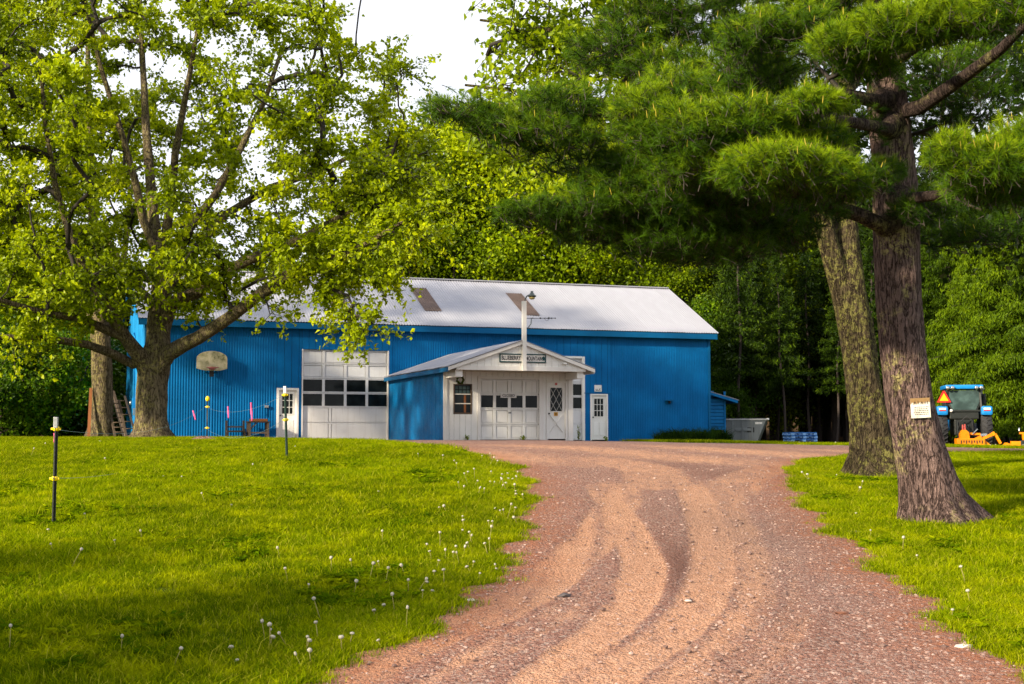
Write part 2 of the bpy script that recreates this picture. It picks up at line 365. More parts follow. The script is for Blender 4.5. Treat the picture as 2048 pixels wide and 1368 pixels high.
def ground_mat():
    t = NT('lawn_soil'); p = t.coord('World'); n = t.noise(p, .35, 5); n2 = t.noise(p, 6, 6, .7); n3 = t.noise(p, 40, 4)
    c = t.mix(t.ramp(n, .3, .7), (.050, .075, .006), (.085, .12, .008)); c = t.mix(t.ramp(n2, .5, .72), c, (.045, .035, .016))
    sx = t.n('ShaderNodeSeparateXYZ'); t.l(p, sx.inputs[0])
    wood = t.ramp(t.math('ADD', sx.outputs['Y'], t.math('MULTIPLY', n, 6)), 66, 71)        # leaf litter under the wood
    c = t.mix(wood, c, t.mix(n2, (.05, .033, .018), (.09, .055, .03)))
    return t.pbr(c, 1.0, t.bump(n3, .6, .03), 0, 0.0)
M['ground'] = ground_mat()
xs = np.concatenate([np.linspace(-1500, -60, 12), np.arange(-50, 50.1, .5), np.linspace(60, 1500, 12)])
ys = np.concatenate([np.linspace(-400, -25, 8), np.arange(-20, 90.1, .5), np.arange(95, 280, 6.0), np.linspace(300, 2500, 12)])
V, Fq = grid_mesh(xs, ys, lambda x, y: gz(x, y) - .07 * smooth(.25, .75, drive_in(x, y)) * ((y > 4.6) & (y < 60.5)))
struct('ground', np_mesh('ground', V, Fq, [M['ground']], smooth_=True))

# tyre tracks: centre lines worn light by wheels, loose dark gravel between them
TR = [([(1060, 1400), (1095, 1355), (1200, 1277), (1272, 1200), (1288, 1143), (1274, 1093), (1230, 1020), (1190, 960)], .24, 1.0),
      ([(1180, 1400), (1222, 1355), (1335, 1277), (1400, 1213), (1424, 1143), (1420, 1080), (1395, 1010), (1370, 950)], .26, .95),
      ([(640, 1380), (770, 1312), (953, 1242), (1095, 1164), (1200, 1072), (1240, 1000), (1230, 950)], .34, .75),
      ([(1330, 1400), (1385, 1340), (1470, 1265), (1512, 1200), (1500, 1120), (1470, 1040), (1450, 960)], .24, .7),
      ([(850, 1390), (960, 1320), (1110, 1240), (1200, 1170), (1235, 1110)], .20, .45),
      ([(1480, 1400), (1540, 1320), (1570, 1240), (1545, 1150), (1500, 1060)], .26, .4),
      ([(1430, 1010), (1480, 960), (1560, 935), (1640, 915)], .5, .6), ([(1330, 980), (1300, 940), (1180, 915), (1050, 905)], .6, .7)]
dy = np.concatenate([np.arange(4, 16, .09), np.arange(16, 30, .12), np.arange(30, 61.4, .35)])
nc = 120; tt = np.linspace(0, 1, nc)
DX = xl(dy)[:, None] * (1 - tt) + xr(dy)[:, None] * tt; DY = np.repeat(dy[:, None], nc, 1)
light = np.zeros(DX.shape)
for pl, w, s in TR:
    W_ = np.array([on_ground(*p)[:2] for p in pl]); o = np.argsort(W_[:, 1]); cx = np.interp(DY, W_[o, 1], W_[o, 0])
    d = np.abs(DX - cx); fade = smooth(W_[:, 1].min() - .5, W_[:, 1].min() + .2, DY) * (1 - smooth(W_[:, 1].max() - 2.5, W_[:, 1].max(), DY))
    light = np.maximum(light, s * (1 - smooth(w * .70, w * 1.2, d)) * fade)
# fine streaks that follow the wheel tracks
_c = np.array([on_ground(*p)[:2] for p in TR[1][0]]); _o = np.argsort(_c[:, 1]); q_ = DX - np.interp(DY, _c[_o, 1], _c[_o, 0]); q_ = q_ / (1 + .03 * (DY - 9))
strk = sum(a_ * np.sin(q_ * f_ + p_ + .5 * np.sin(DY * .35 + p_)) for a_, f_, p_ in ((.30, 9.0, .3), (.26, 15.3, 1.7), (.22, 23.7, 4.1), (.20, 34.1, 2.2), (.15, 47.0, .9)))
light = np.clip(light + .42 * strk * (.35 + .65 * light) * (1 - smooth(19, 25, DY)), 0, 1.15)
far = smooth(23, 27, DY) * (1 - smooth(31, 37, DY)); light = np.maximum(light, .8 * far * (.7 + .3 * np.sin(DX * 1.7 + DY)))
dkc = np.array(on_ground(1345, 1120)[:2]); dark = np.exp(-((DX - dkc[0]) / .40) ** 2 - ((DY - dkc[1] + .6) / 2.4) ** 2)
for q, (a_, b_) in {(1450, 950): (1.0, 1.0), (1560, 1240): (.35, 1.2), (1370, 935): (.6, 1.2)}.items():
    k_ = on_ground(*q); dark = np.maximum(dark, .6 * np.exp(-((DX - k_.x) / a_) ** 2 - ((DY - k_.y) / b_) ** 2))
dark = np.clip(dark * .85, 0, 1) * (1 - .95 * np.clip(light * 1.2, 0, 1))
edge = 1 - smooth(.1, 1.0, np.minimum(DX - DX[:, :1], DX[:, -1:] - DX))
grey = smooth(33, 42, DY)
k_ = on_ground(1560, 1090); grey = np.maximum(grey, .8 * np.exp(-((DX - k_.x - (DY - k_.y) * -.1) / .9) ** 2 - ((DY - k_.y) / 4.5) ** 2))
rut = -.018 * light * (1 - smooth(22, 26, DY)) + .010 * dark
DZ = gz(DX, DY) + .014 + rut * smooth(.0, .3, np.minimum(DX - DX[:, :1], DX[:, -1:] - DX)) + .05 * (1 - smooth(0, .5, 1)) 
DZ[:, 0] -= .02; DZ[:, -1] -= .02
def drive_mat():
    t = NT('red_gravel'); p = t.coord('World'); n = t.noise(p, 1.3, 6, .6); n2 = t.noise(p, 11, 6, .7); g = t.voro(p, 34, 'F1', 'Color'); gd = t.voro(p, 34); g2 = t.voro(p, 90, 'F1', 'Color'); gd2 = t.voro(p, 90)
    st = t.coord('World', (1, .22, 1)); ns = t.noise(st, 6, 5, .65)
    lg = t.math('ADD', t.math('MULTIPLY', t.attr('light'), t.ramp(ns, .2, .62, .45, 1.05)), t.ramp(n, .5, .8, -.05, .35))
    gray = t.n('ShaderNodeRGBToBW'); t.l(g, gray.inputs[0]); gray2 = t.n('ShaderNodeRGBToBW'); t.l(g2, gray2.inputs[0])
    base = t.mix(t.ramp(n2, .3, .7), (.23, .10, .075), (.44, .225, .175))
    base = t.mix(t.ramp(gray.outputs[0], .58, .85, 0, .85), base, (.46, .34, .30)); base = t.mix(t.ramp(gray.outputs[0], .30, .1, 0, .7), base, (.05, .028, .024))
    base = t.mix(t.ramp(gray2.outputs[0], .3, .85, 0, .35), base, (.36, .24, .20))
    lite = t.mix(t.ramp(n2, .3, .7), (.56, .28, .165), (.76, .44, .30)); lite = t.mix(t.ramp(gray2.outputs[0], .38, .1, 0, .75), lite, (.20, .12, .09))
    c = t.mix(t.ramp(lg, .15, .85, 0, .92), base, lite)
    c = t.mix(t.math('MULTIPLY', t.attr('dark'), t.ramp(n2, .2, .6, .45, .95)), c, (.15, .068, .052))
    c = t.mix(t.math('MULTIPLY', t.attr('grey'), .55), c, t.mix(n2, (.17, .11, .10), (.36, .25, .225)))
    c = t.mix(t.math('MULTIPLY', t.attr('edge'), t.ramp(n2, .35, .65, .05, .85)), c, (.40, .14, .06))
    h = t.math('ADD', t.math('MULTIPLY', gd, -1.0), t.math('ADD', t.math('MULTIPLY', n2, 1.2), t.math('MULTIPLY', gd2, -.5)))
    return t.pbr(c, .92, t.bump(h, 1.0, .05), 0, .15)
M['drive'] = drive_mat()
nr = len(dy); i = np.arange(nr - 1)[:, None] * nc + np.arange(nc - 1)[None, :]
Fq = np.stack([i, i + 1, i + nc + 1, i + nc], -1).reshape(-1, 4)
struct('driveway', np_mesh('driveway', np.stack([DX, DY, DZ], -1).reshape(-1, 3), Fq, [M['drive']],
       {'light': light.ravel(), 'dark': dark.ravel(), 'edge': edge.ravel(), 'grey': grey.ravel()}, True))

# ------------------------------------------------------------------ the barn: u along its front, v into its depth
TH = R(19.2); CT, ST = math.cos(TH), math.sin(TH)
B0 = Vector((-14.42, 55.87)); BLEN, BDEP = 24.66, 9.75
def B2W(u, v, z=0.0): return Vector((B0.x + CT * u - ST * v, B0.y + ST * u + CT * v, z))
def wp(px, py, v=0.0):
    d = ray(px, py); s = (-ST * B0.x + CT * B0.y + v) / (-ST * d.x + CT * d.y); x, y = d.x * s - B0.x, d.y * s - B0.y
    return (x * CT + y * ST, CAM_Z + d.z * s)
def wu(px, v=0.0, py=800): return wp(px, py, v)[0]
def wz(px, py, v=0.0): return wp(px, py, v)[1]

barn = thing('barn', 'long blue metal-sided barn with white corrugated roof behind the driveway', 'barn', B2W(0, 0), TH)
EAVE_Z, EAVE_V, RIDGE_Z, RIDGE_V = 4.80, -.36, 7.36, 4.88
WALL_TOP = 4.72

def corr(u0, u1, z0, z1, pitch=.10, amp=.012, y=0.0, n=4):
    k = max(2, int(round((u1 - u0) / pitch * n))) + 1; us = np.linspace(u0, u1, k); yo = y + amp * np.sin((us) / pitch * 2 * math.pi)
    V = np.concatenate([np.stack([us, yo, np.full(k, z0)], -1), np.stack([us, yo, np.full(k, z1)], -1)])
    i = np.arange(k - 1); return V, np.stack([i, i + 1, i + k + 1, i + k], -1)

d1 = (wu(553), wu(597), wz(575, 776)); g1 = (wu(603), wu(777), wz(690, 700)); g2 = (wu(1168) - 3.66, wu(1168), wz(1150, 713)); d2 = (wu(1180), wu(1215), wz(1198, 788))
opens = [d1, g1, g2, d2]
def pieces(u0, u1, step):
    cuts = [u0, u1] + [c for o in opens for c in o[:2] if u0 < c < u1]; cuts = sorted(set(cuts)); out = []
    for a, b in zip(cuts[:-1], cuts[1:]):
        k = max(1, int(round((b - a) / step))); w = (b - a) / k
        for j in range(k):
            m = a + (j + .5) * w; z0 = -.05
            for o in opens:
                if o[0] < m < o[1]: z0 = o[2]
            out.append((a + j * w, a + (j + 1) * w, z0))
    return out
def sheets(u0, u1, pitch, amp):
    for j, (a, b, z0) in enumerate(pieces(u0, u1, .84)):
        V, Fq = corr(a, b + .02, z0, WALL_TOP, pitch, amp, -.004 * (j % 2)); obj('siding_sheet', np_mesh('siding_sheet', V, Fq, [M['blue']], smooth_=True), barn)
def boards(u0, u1):
    for a, b, z0 in pieces(u0, u1, .29):
        MB().box(a + .006, b - .006, -.022 + rng.uniform(-.003, .003), .0, z0, WALL_TOP, b=.004).build('board', M['blue'], barn)
sheets(0, wu(549), .105, .013); boards(wu(549), wu(784)); sheets(wu(784), wu(1114), .105, .013); boards(wu(1114), wu(1222)); sheets(wu(1222), BLEN, .082, .011)
# framing behind the cladding keeps the inside dark
def wall_with_holes(name, mat):
    m = MB(); cuts = sorted({0.0, BLEN, *[c for o in opens for c in o[:2]]})
    for a, b in zip(cuts[:-1], cuts[1:]):
        z0 = -.05
        for o in opens:
            if o[0] < (a + b) / 2 < o[1]: z0 = o[2]
        m.box(a, b, .02, .12, z0, WALL_TOP)
    return m.build(name, mat, barn)
wall_with_holes('front_wall_frame', M['wood_dark'])
MB().box(.0, BLEN, BDEP - .1, BDEP, -.05, WALL_TOP).build('back_wall', M['blue'], barn)
MB().box(.05, BLEN - .05, .13, BDEP - .11, -.06, .0).build('floor_slab', M['wood_dark'], barn)
def roof_z(v): return EAVE_Z + (RIDGE_Z - EAVE_Z) * (1 - abs(v - RIDGE_V) / (RIDGE_V - EAVE_V))
nb = 32; bw = BDEP / nb
for side, u in ((0, 0.0), (1, BLEN)):
    for j in range(nb):
        v0, v1 = j * bw + .005, (j + 1) * bw - .005; e = rng.uniform(-.004, .004); ua, ub = (-.03 + e, .0) if side == 0 else (BLEN, BLEN + .03 + e)
        za, zb = roof_z(v0) - .1, roof_z(v1) - .1
        m = MB(); V = [(ua, v0, -.05), (ub, v0, -.05), (ub, v1, -.05), (ua, v1, -.05), (ua, v0, za), (ub, v0, za), (ub, v1, zb), (ua, v1, zb)]
        m.add(V, [(0, 3, 2, 1), (4, 5, 6, 7), (0, 1, 5, 4), (1, 2, 6, 5), (2, 3, 7, 6), (3, 0, 4, 7)]).build('board', M['blue_gable_sunlit' if side == 0 else 'blue'], barn)
    ua, ub = (.02, .10) if side == 0 else (BLEN - .10, BLEN - .02)
    m = MB(); vs = [(0, -.05), (BDEP, -.05), (BDEP, roof_z(BDEP) - .12), (RIDGE_V, RIDGE_Z - .12), (0, roof_z(0) - .12)]
    m.add([(ua, v, z) for v, z in vs] + [(ub, v, z) for v, z in vs], [(0, 1, 2, 3, 4), (9, 8, 7, 6, 5)] + [(i, 5 + i, 5 + (i + 1) % 5, (i + 1) % 5) for i in range(5)])
    m.build('gable_frame', M['wood_dark'], barn)
MB().box(-.05, .06, -.05, .0, -.05, WALL_TOP).build('corner_trim', M['blue_trim'], barn)
MB().box(BLEN - .06, BLEN + .05, -.05, .0, -.05, WALL_TOP).build('corner_trim', M['blue_trim'], barn)
# roof: corrugated sheets, three old fibreglass ones, fascia and rake boards
ROOF_U0, ROOF_U1 = -.32, BLEN + .30
sl = math.atan2(RIDGE_Z - EAVE_Z, RIDGE_V - EAVE_V); SLEN = math.hypot(RIDGE_Z - EAVE_Z, RIDGE_V - EAVE_V)
nsh = 30; sw = (ROOF_U1 - ROOF_U0) / nsh
def roof_sheet_mesh(w, L, mat, pitch=.118, amp=.014):
    k = int(round(w / pitch * 4)) + 1; us = np.linspace(0, w, k); h = amp * np.sin(us / pitch * 2 * math.pi)
    V = np.concatenate([np.stack([us, np.full(k, s), h], -1) for s in (0, L)]); i = np.arange(k - 1)
    return np_mesh('roof_sheet', V, np.stack([i, i + 1, i + k + 1, i + k], -1), [mat], smooth_=True)
rs = roof_sheet_mesh(sw + .03, SLEN + .02, M['roof'])
for j in range(nsh):
    for back in (0, 1):
        o = obj('roof_sheet', rs, barn)
        if not back: o.location = (ROOF_U0 + j * sw, EAVE_V, EAVE_Z + .006 * (j % 2) + rng.uniform(0, .003)); o.rotation_euler = (sl, 0, 0)
        else: o.location = (ROOF_U0 + (j + 1) * sw, 2 * RIDGE_V - EAVE_V, EAVE_Z + .006 * (j % 2)); o.rotation_euler = (sl, 0, math.pi)
m = MB()
for s_ in (0, 1):
    e = (EAVE_V + .04, EAVE_Z - .04) if s_ == 0 else (2 * RIDGE_V - EAVE_V - .04, EAVE_Z - .04)
    m.add([(ROOF_U0 + .05, e[0], e[1]), (ROOF_U1 - .05, e[0], e[1]), (ROOF_U1 - .05, RIDGE_V, RIDGE_Z - .06), (ROOF_U0 + .05, RIDGE_V, RIDGE_Z - .06)], [(0, 1, 2, 3)])
m.build('roof_deck', M['wood_dark'], barn)
MB().box(ROOF_U0, ROOF_U1, RIDGE_V - .16, RIDGE_V + .16, RIDGE_Z - .02, RIDGE_Z + .035, b=.02).build('ridge_cap', M['roof'], barn)
def roof_us(px, py):
    n = Vector((0, -math.sin(sl), math.cos(sl))); nw = Vector((CT * 0 - ST * n.y, CT * n.y, n.z)); p0 = B2W(0, EAVE_V, EAVE_Z); d = ray(px, py)
    c = Vector((0, 0, CAM_Z)); s = (p0 - c).dot(nw) / d.dot(nw); q = c + d * s; x, y = q.x - B0.x, q.y - B0.y
    u, v = x * CT + y * ST, -x * ST + y * CT; return u, (v - EAVE_V) / math.cos(sl)
for tl, br in (((1011, 587), (1077, 632)), ((819, 576), (876, 623)), ((640, 571), (693, 612))):
    u0, s1 = roof_us(*tl); u1, s0 = roof_us(*br); u1 = u0 + max(.75, min(.95, abs(u1 - u0)))
    me = roof_sheet_mesh(u1 - u0, s1 - s0, M['roof_old'], .118, .016); o = obj('skylight_panel', me, barn)
    o.location = (u0, EAVE_V + s0 * math.cos(sl) - math.sin(sl) * .03, EAVE_Z + s0 * math.sin(sl) + math.cos(sl) * .03); o.rotation_euler = (sl, 0, 0)
MB().box(ROOF_U0 + .02, ROOF_U1 - .02, EAVE_V + .03, EAVE_V + .07, EAVE_Z - .27, EAVE_Z - .03).build('fascia', M['blue_trim'], barn)
MB().box(ROOF_U0 + .02, ROOF_U1 - .02, EAVE_V + .07, -.01, EAVE_Z - .25, EAVE_Z - .22).build('soffit', M['blue_trim'], barn)
for u in (ROOF_U0 + .02, ROOF_U1 - .06):
    for s_ in (0, 1):
        ve = EAVE_V + .03 if s_ == 0 else 2 * RIDGE_V - EAVE_V - .03
        m = MB(); V = [(u + du, v, z) for du in (0, .04) for v, z in ((ve, EAVE_Z - .24), (ve, EAVE_Z - .03), (RIDGE_V, RIDGE_Z - .05), (RIDGE_V, RIDGE_Z - .28))]
        m.add(V, [(0, 1, 2, 3), (7, 6, 5, 4), (0, 4, 5, 1), (1, 5, 6, 2), (2, 6, 7, 3), (3, 7, 4, 0)]).build('rake_board', M['blue_trim'], barn)

def sectional_door(parent, u0, u1, z0, z1, v, rows, cols, glass_rows, mat, name='garage_door', org=(0, 0, 0), splits=()):
    """sectional overhead door: rows listed from the top as heights; cells are panels or panes set into rails"""
    H = z1 - z0; W = u1 - u0; rr = [r_ * H / sum(rows) for r_ in rows]; rail = .05
    d = MB().box(u0, u1, v + .055, v + .08, z0, z1).build(name, mat, parent, org)
    z = z1
    for ri, h in enumerate(rr):
        cs = cols if ri not in splits else 0
        us = [u0 + W * j / cols for j in range(cols + 1)] if cs else [u0, u0 + W * .31, u0 + W * .345, u1]
        MB().box(u0, u1, v, v + .054, z - rail, z - .011).build('rail', mat, d, org)
        MB().box(u0, u1, v, v + .054, z - h + .011, z - h + rail).build('rail', mat, d, org)
        for j, uu in enumerate(us):
            if cs or j in (0, len(us) - 1):
                a, b = max(u0, uu - .055), min(u1, uu + .055); MB().box(a, b, v - .003, v + .053, z - h + rail, z - rail).build('stile', mat, d, org)
        for a, b in zip(us[:-1], us[1:]):
            if ri in glass_rows: MB().box(a + .055, b - .055, v + .018, v + .026, z - h + rail, z - rail).build('pane', M['glass'], d, org)
            elif cs: MB().box(a + .085, b - .085, v + .024, v + .054, z - h + rail + .028, z - rail - .028, b=.004).build('panel', mat, d, org)
            else: MB().box(a + .02, b - .02, v + .004, v + .053, z - h + rail + .002, z - rail - .002, b=.005).build('panel', mat, d, org)
        z -= h
    return d
def door_frame(parent, u0, u1, z0, z1, v, w, mat, org=(0, 0, 0)):
    MB().box(u0 - w, u0, v - .05, v + .10, z0, z1 + w).build('door_frame', mat, parent, org)
    MB().box(u1, u1 + w, v - .05, v + .10, z0, z1 + w).build('door_frame', mat, parent, org)
    MB().box(u0, u1, v - .047, v + .10, z1, z1 + w).build('door_frame', mat, parent, org)
def entry_door(parent, u0, u1, z0, z1, v, mat, org=(0, 0, 0), knob_left=True):
    W, H = u1 - u0, z1 - z0; d = MB().box(u0, u1, v, v + .045, z0, z1, b=.004).build('door', mat, parent, org)
    a, b, c, e = u0 + W * .19, u1 - W * .19, z0 + H * .52, z0 + H * .93
    m = MB()
    for (p, q, r_, s_) in ((a - .03, a, c - .03, e + .03), (b, b + .03, c - .03, e + .03), (a, b, e, e + .03), (a, b, c - .03, c)): m.box(p, q, v - .018, v - .001, r_, s_)
    m.build('window_frame', mat, d, org)
    for i_ in range(3):
        for j in range(3): MB().box(a + (b - a) * i_ / 3 + .011, a + (b - a) * (i_ + 1) / 3 - .011, v - .008, v - .002, c + (e - c) * j / 3 + .011, c + (e - c) * (j + 1) / 3 - .011).build('pane', M['glass'], d, org)
    m = MB()
    for i_ in (1, 2):
        x = a + (b - a) * i_ / 3; m.box(x - .010, x + .010, v - .014, v - .003, c, e); x = c + (e - c) * i_ / 3; m.box(a, b, v - .0145, v - .0025, x - .010, x + .010)
    m.build('muntin', mat, d, org)
    for s_ in (0, 1):
        p = u0 + W * (.14 if s_ == 0 else .56); MB().box(p, p + W * .30, v - .010, v - .001, z0 + H * .10, z0 + H * .40, b=.008).build('panel', mat, d, org)
    ku = u0 + .07 if knob_left else u1 - .07
    MB().lathe([(.012, 0), (.012, .04), (.03, .045), (.034, .065), (.02, .08)], 10, 0, Matrix.Translation((ku, v - .001, z0 + .98)) @ Matrix.Rotation(math.pi / 2, 4, 'X')).build('knob', M['black_metal'], d, org)
    return d
gd_ = sectional_door(barn, g1[0], g1[1], .02, g1[2], .05, [1, 1, 1, 1, 1.08, 1.2], 4, (2, 3), M['white_old'], splits=(4, 5))
MB().box(g1[0] - .0, g1[0] + .05, -.035, .05, 0, g1[2]).build('door_jamb', M['white_trim'], barn); MB().box(g1[1] - .05, g1[1] + .0, -.035, .05, 0, g1[2]).build('door_jamb', M['white_trim'], barn)
sectional_door(barn, g2[0], g2[1], .02, g2[2], .05, [1, 1, 1, 1, 1.08, 1.2], 4, (2, 3), M['white_old'], splits=(4, 5))
MB().box(g2[1] - .10, g2[1] + .03, -.045, .05, 0, g2[2]).build('door_jamb', M['white_trim'], barn); MB().box(g2[0], g2[1] - .10, -.042, .05, g2[2] - .08, g2[2] + .01).build('door_jamb', M['white_trim'], barn)
door_frame(barn, d1[0] + .09, d1[1] - .09, 0, d1[2] - .09, -.0, .09, M['white_trim']); entry_door(barn, d1[0] + .09, d1[1] - .09, .03, d1[2] - .09, .03, M['white'])
door_frame(barn, d2[0] + .06, d2[1] - .06, 0, d2[2] - .06, -.0, .06, M['white_trim']); entry_door(barn, d2[0] + .06, d2[1] - .06, .03, d2[2] - .06, .02, M['white'])
MB().box(d2[0] - .28, d2[1] + .12, -.05, -.024, d2[2] + .01, d2[2] + .05).build('door_lintel', M['blue_trim'], barn)
MB().box(d1[0], d1[1], -.06, .1, -.06, .025).build('door_sill', M['grey_metal'], barn)

# ------------------------------------------------------------------ white-fronted annex built out from the barn
VF, VG = -7.97, -9.27
AU0, AU1, AUC = 9.89, 14.85, 12.42
AO = (AU0, VF, 0.0)
annex = thing('annex', 'white-fronted gabled annex with overhanging porch built against the blue barn', 'building', B2W(AU0, VF), TH)
def ap(mb, name, mat, parent=None): return mb.build(name, mat, parent or annex, AO)
A_EZ, A_RZ, A_OV = 2.60, 3.58, .27                      # eave and ridge heights, side overhang
asl = math.atan2(A_RZ - A_EZ, AUC - AU0 + A_OV)
def a_roof(u): return A_RZ - abs(u - AUC) * math.tan(asl)
gdo = (11.25, 13.55, .03, 2.25); edo = (13.88, 14.60, .06, 2.16); wdo = (10.26, 10.91, 1.0, 2.03)
hol = [(gdo[0], gdo[1], 0, gdo[3]), (edo[0] - .05, edo[1] + .05, 0, edo[3] + .05), wdo]
cuts = sorted({AU0, AU1, *[c for h in hol for c in h[:2]]})
for a, b in zip(cuts[:-1], cuts[1:]):
    k = max(1, int(round((b - a) / .24))); w = (b - a) / k; mid = (a + b) / 2
    spans = [(0, a_roof(mid) - .12)]
    for h in hol:
        if h[0] < mid < h[1]: spans = [(0, h[2])] * (h[2] > .1) + [(h[3], a_roof(mid) - .12)]
    for j in range(k):
        for z0, z1 in spans: z1 = z1 if z1 < 2.02 else min(a_roof(a + j * w), a_roof(a + (j + 1) * w)) - .12; ap(MB().box(a + j * w + .004, a + (j + 1) * w - .004, VF - .02 + rng.uniform(-.002, .002), VF, z0, z1, b=.004), 'board', M['white'])
m = MB()
for a, b in zip(cuts[:-1], cuts[1:]):
    mid = (a + b) / 2; spans = [(0, 2.5)]
    for h in hol:
        if h[0] < mid < h[1]: spans = [(0, h[2])] * (h[2] > .1) + [(h[3], 2.5)]
    for z0, z1 in spans: m.box(a, b, VF + .003, VF + .1, z0, z1)
ap(m, 'front_wall_frame', M['wood_dark'])
nbd = 30; bw = (-.03 - VF) / nbd
for j in range(nbd):
    ap(MB().box(AU0 - .022 + rng.uniform(-.004, .004), AU0, VF + j * bw + .005, VF + (j + 1) * bw - .005, -.03, 2.62, b=.004), 'board', M['blue_side'])
ap(MB().box(AU0 + .002, AU0 + .10, VF + .1, -.05, 0, 2.60), 'side_wall_frame', M['wood_dark'])
ap(MB().box(AU1 - .10, AU1, VF + .1, -.05, 0, 2.60), 'side_wall', M['white'])
ap(MB().box(AU0 - .045, AU0 + .10, VF - .055, VF - .021, 0, 2.5), 'corner_trim', M['white_trim']); ap(MB().box(AU1 - .14, AU1 + .04, VF - .055, VF - .021, 0, 2.42), 'corner_trim', M['white_trim'])
# roof sheets run from ridge to eave, side by side along the depth
V_A, V_B = VG - .13, -.06; L_A = (AUC - AU0 + A_OV) / math.cos(asl); n_a = 11; w_a = (V_B - V_A) / n_a
ars = roof_sheet_mesh(w_a + .03, L_A, M['roof'], .105, .013)
for j in range(n_a):
    for s_ in (0, 1):
        o = obj('roof_sheet', ars, annex); dz = .006 * (j % 2) + .03
        if s_ == 0: Mx = Matrix.Translation((AU0 - A_OV - AU0, V_B - j * w_a - VF, A_EZ + dz)) @ Matrix.Rotation(-math.pi / 2, 4, 'Z') @ Matrix.Rotation(asl, 4, 'X')
        else: Mx = Matrix.Translation((2 * AUC - AU0 + A_OV - AU0, V_A + j * w_a - VF, A_EZ + dz)) @ Matrix.Rotation(math.pi / 2, 4, 'Z') @ Matrix.Rotation(asl, 4, 'X')
        o.matrix_local = Mx
for s_ in (-1, 1):
    ue = AUC + s_ * (AUC - AU0 + A_OV - .03)
    m = MB(); P = [(AUC, A_RZ + .0), (ue, A_EZ + .0), (ue, A_EZ - .03), (AUC, A_RZ - .03)]; m.prism(P, V_A + .06, V_B); ap(m, 'roof_deck', M['soffit'])
    m = MB(); P = [(AUC, A_RZ + .015), (ue + s_ * .03, A_EZ + .005), (ue + s_ * .03, A_EZ - .125), (AUC, A_RZ - .115)]; m.prism(P, V_A + .012, V_A + .052); ap(m, 'rake_board', M['white_trim'])
ap(MB().box(AU0 - A_OV - .0, AU0 - A_OV + .03, V_A + .07, V_B, A_EZ - .16, A_EZ - .005), 'fascia', M['blue_trim'])
ap(MB().box(2 * AUC - AU0 + A_OV - .03, 2 * AUC - AU0 + A_OV, V_A + .07, V_B, A_EZ - .16, A_EZ - .005), 'fascia', M['white_trim'])
GZ0 = 2.53; gu0, gu1 = 9.96, 14.86; k = 19; w = (gu1 - gu0) / k
for j in range(k):
    a, b = gu0 + j * w + .004, gu0 + (j + 1) * w - .004; za, zb = a_roof(a) - .05, a_roof(b) - .05
    m = MB(); P = [(a, GZ0), (b, GZ0), (b, zb)] + ([(AUC, a_roof(AUC) - .05)] if a < AUC < b else []) + [(a, za)]; m.prism(P, VG - .02 + rng.uniform(-.002, .002), VG); ap(m, 'gable_board', M['white'])
ap(MB().box(gu0 - .02, gu1 + .02, VG - .045, VG - .023, GZ0 - .02, GZ0 + .13), 'gable_trim', M['white_trim'])
ap(MB().box(gu0, gu1, VG + .002, VF - .025, GZ0 - .01, GZ0 + .02), 'porch_ceiling', M['soffit'])
ap(MB().box(9.93, 10.20, VG + .05, VF - .06, 2.26, GZ0 - .012, b=.01), 'porch_beam', M['white_trim']); ap(MB().box(14.58, 14.83, VG + .05, VF - .06, 2.26, GZ0 - .012, b=.01), 'porch_beam', M['white_trim'])
# overhead door with its closed board, side trims
sectional_door(annex, gdo[0], gdo[1], gdo[2], gdo[3], VF + .03, [1, 1, 1.04, 1.04], 4, (1,), M['white'], org=AO)
for a, b, z0, z1 in ((gdo[0] - .10, gdo[0], 0, gdo[3] + .1), (gdo[1], gdo[1] + .16, 0, gdo[3] + .1), (gdo[0], gdo[1], gdo[3], gdo[3] + .1)):
    ap(MB().box(a, b, VF - .06, VF + .03, z0, z1 - (.003 if a == gdo[0] else 0)), 'door_trim', M['white_trim'])
ap(MB().box(12.36, 12.47, VF + .005, VF + .028, 1.0, 1.04, b=.005), 'door_handle', M['black_metal'])
# front door: diamond-lattice light over a crossbuck panel
door_frame(annex, edo[0], edo[1], 0, edo[3], VF - .0, .05, M['white_trim'], AO)
W, H = edo[1] - edo[0], edo[3] - edo[2]; vd = VF + .02
fd = ap(MB().box(edo[0], edo[1], vd, vd + .045, edo[2], edo[3]), 'door', M['white'])
a, b, c, e = edo[0] + .12, edo[1] - .12, edo[2] + H * .49, edo[2] + H * .905
ap(MB().box(a, b, vd - .006, vd - .001, c, e), 'pane', M['glass'], fd)
m = MB()
for p, q, r_, s_ in ((a - .035, a, c - .035, e + .035), (b, b + .035, c - .035, e + .035), (a, b, e, e + .035), (a, b, c - .035, c)): m.box(p, q, vd - .02, vd - .001, r_, s_)
ap(m, 'window_frame', M['white_trim'], fd)
m = MB(); gw, gh = (b - a), (e - c)
def clipseg(x0, z0, x1, z1):
    t0, t1 = 0.0, 1.0
    for p, d, lo, hi in ((x0, x1 - x0, a, b), (z0, z1 - z0, c, e)):
        if abs(d) < 1e-9: continue
        q0, q1 = (lo - p) / d, (hi - p) / d
        t0, t1 = max(t0, min(q0, q1)), min(t1, max(q0, q1))
    return None if t0 >= t1 else ((x0 + (x1 - x0) * t0, z0 + (z1 - z0) * t0), (x0 + (x1 - x0) * t1, z0 + (z1 - z0) * t1))
for sgn, vv in ((1, vd - .012), (-1, vd - .016)):
    for i_ in range(-3, 5):
        x0 = a + gw * i_ / 2; r_ = clipseg(x0, c, x0 + sgn * gw, e)
        if r_: m.bar((r_[0][0], vv, r_[0][1]), (r_[1][0], vv, r_[1][1]), .022, .008)
ap(m, 'lattice', M['white_trim'], fd)
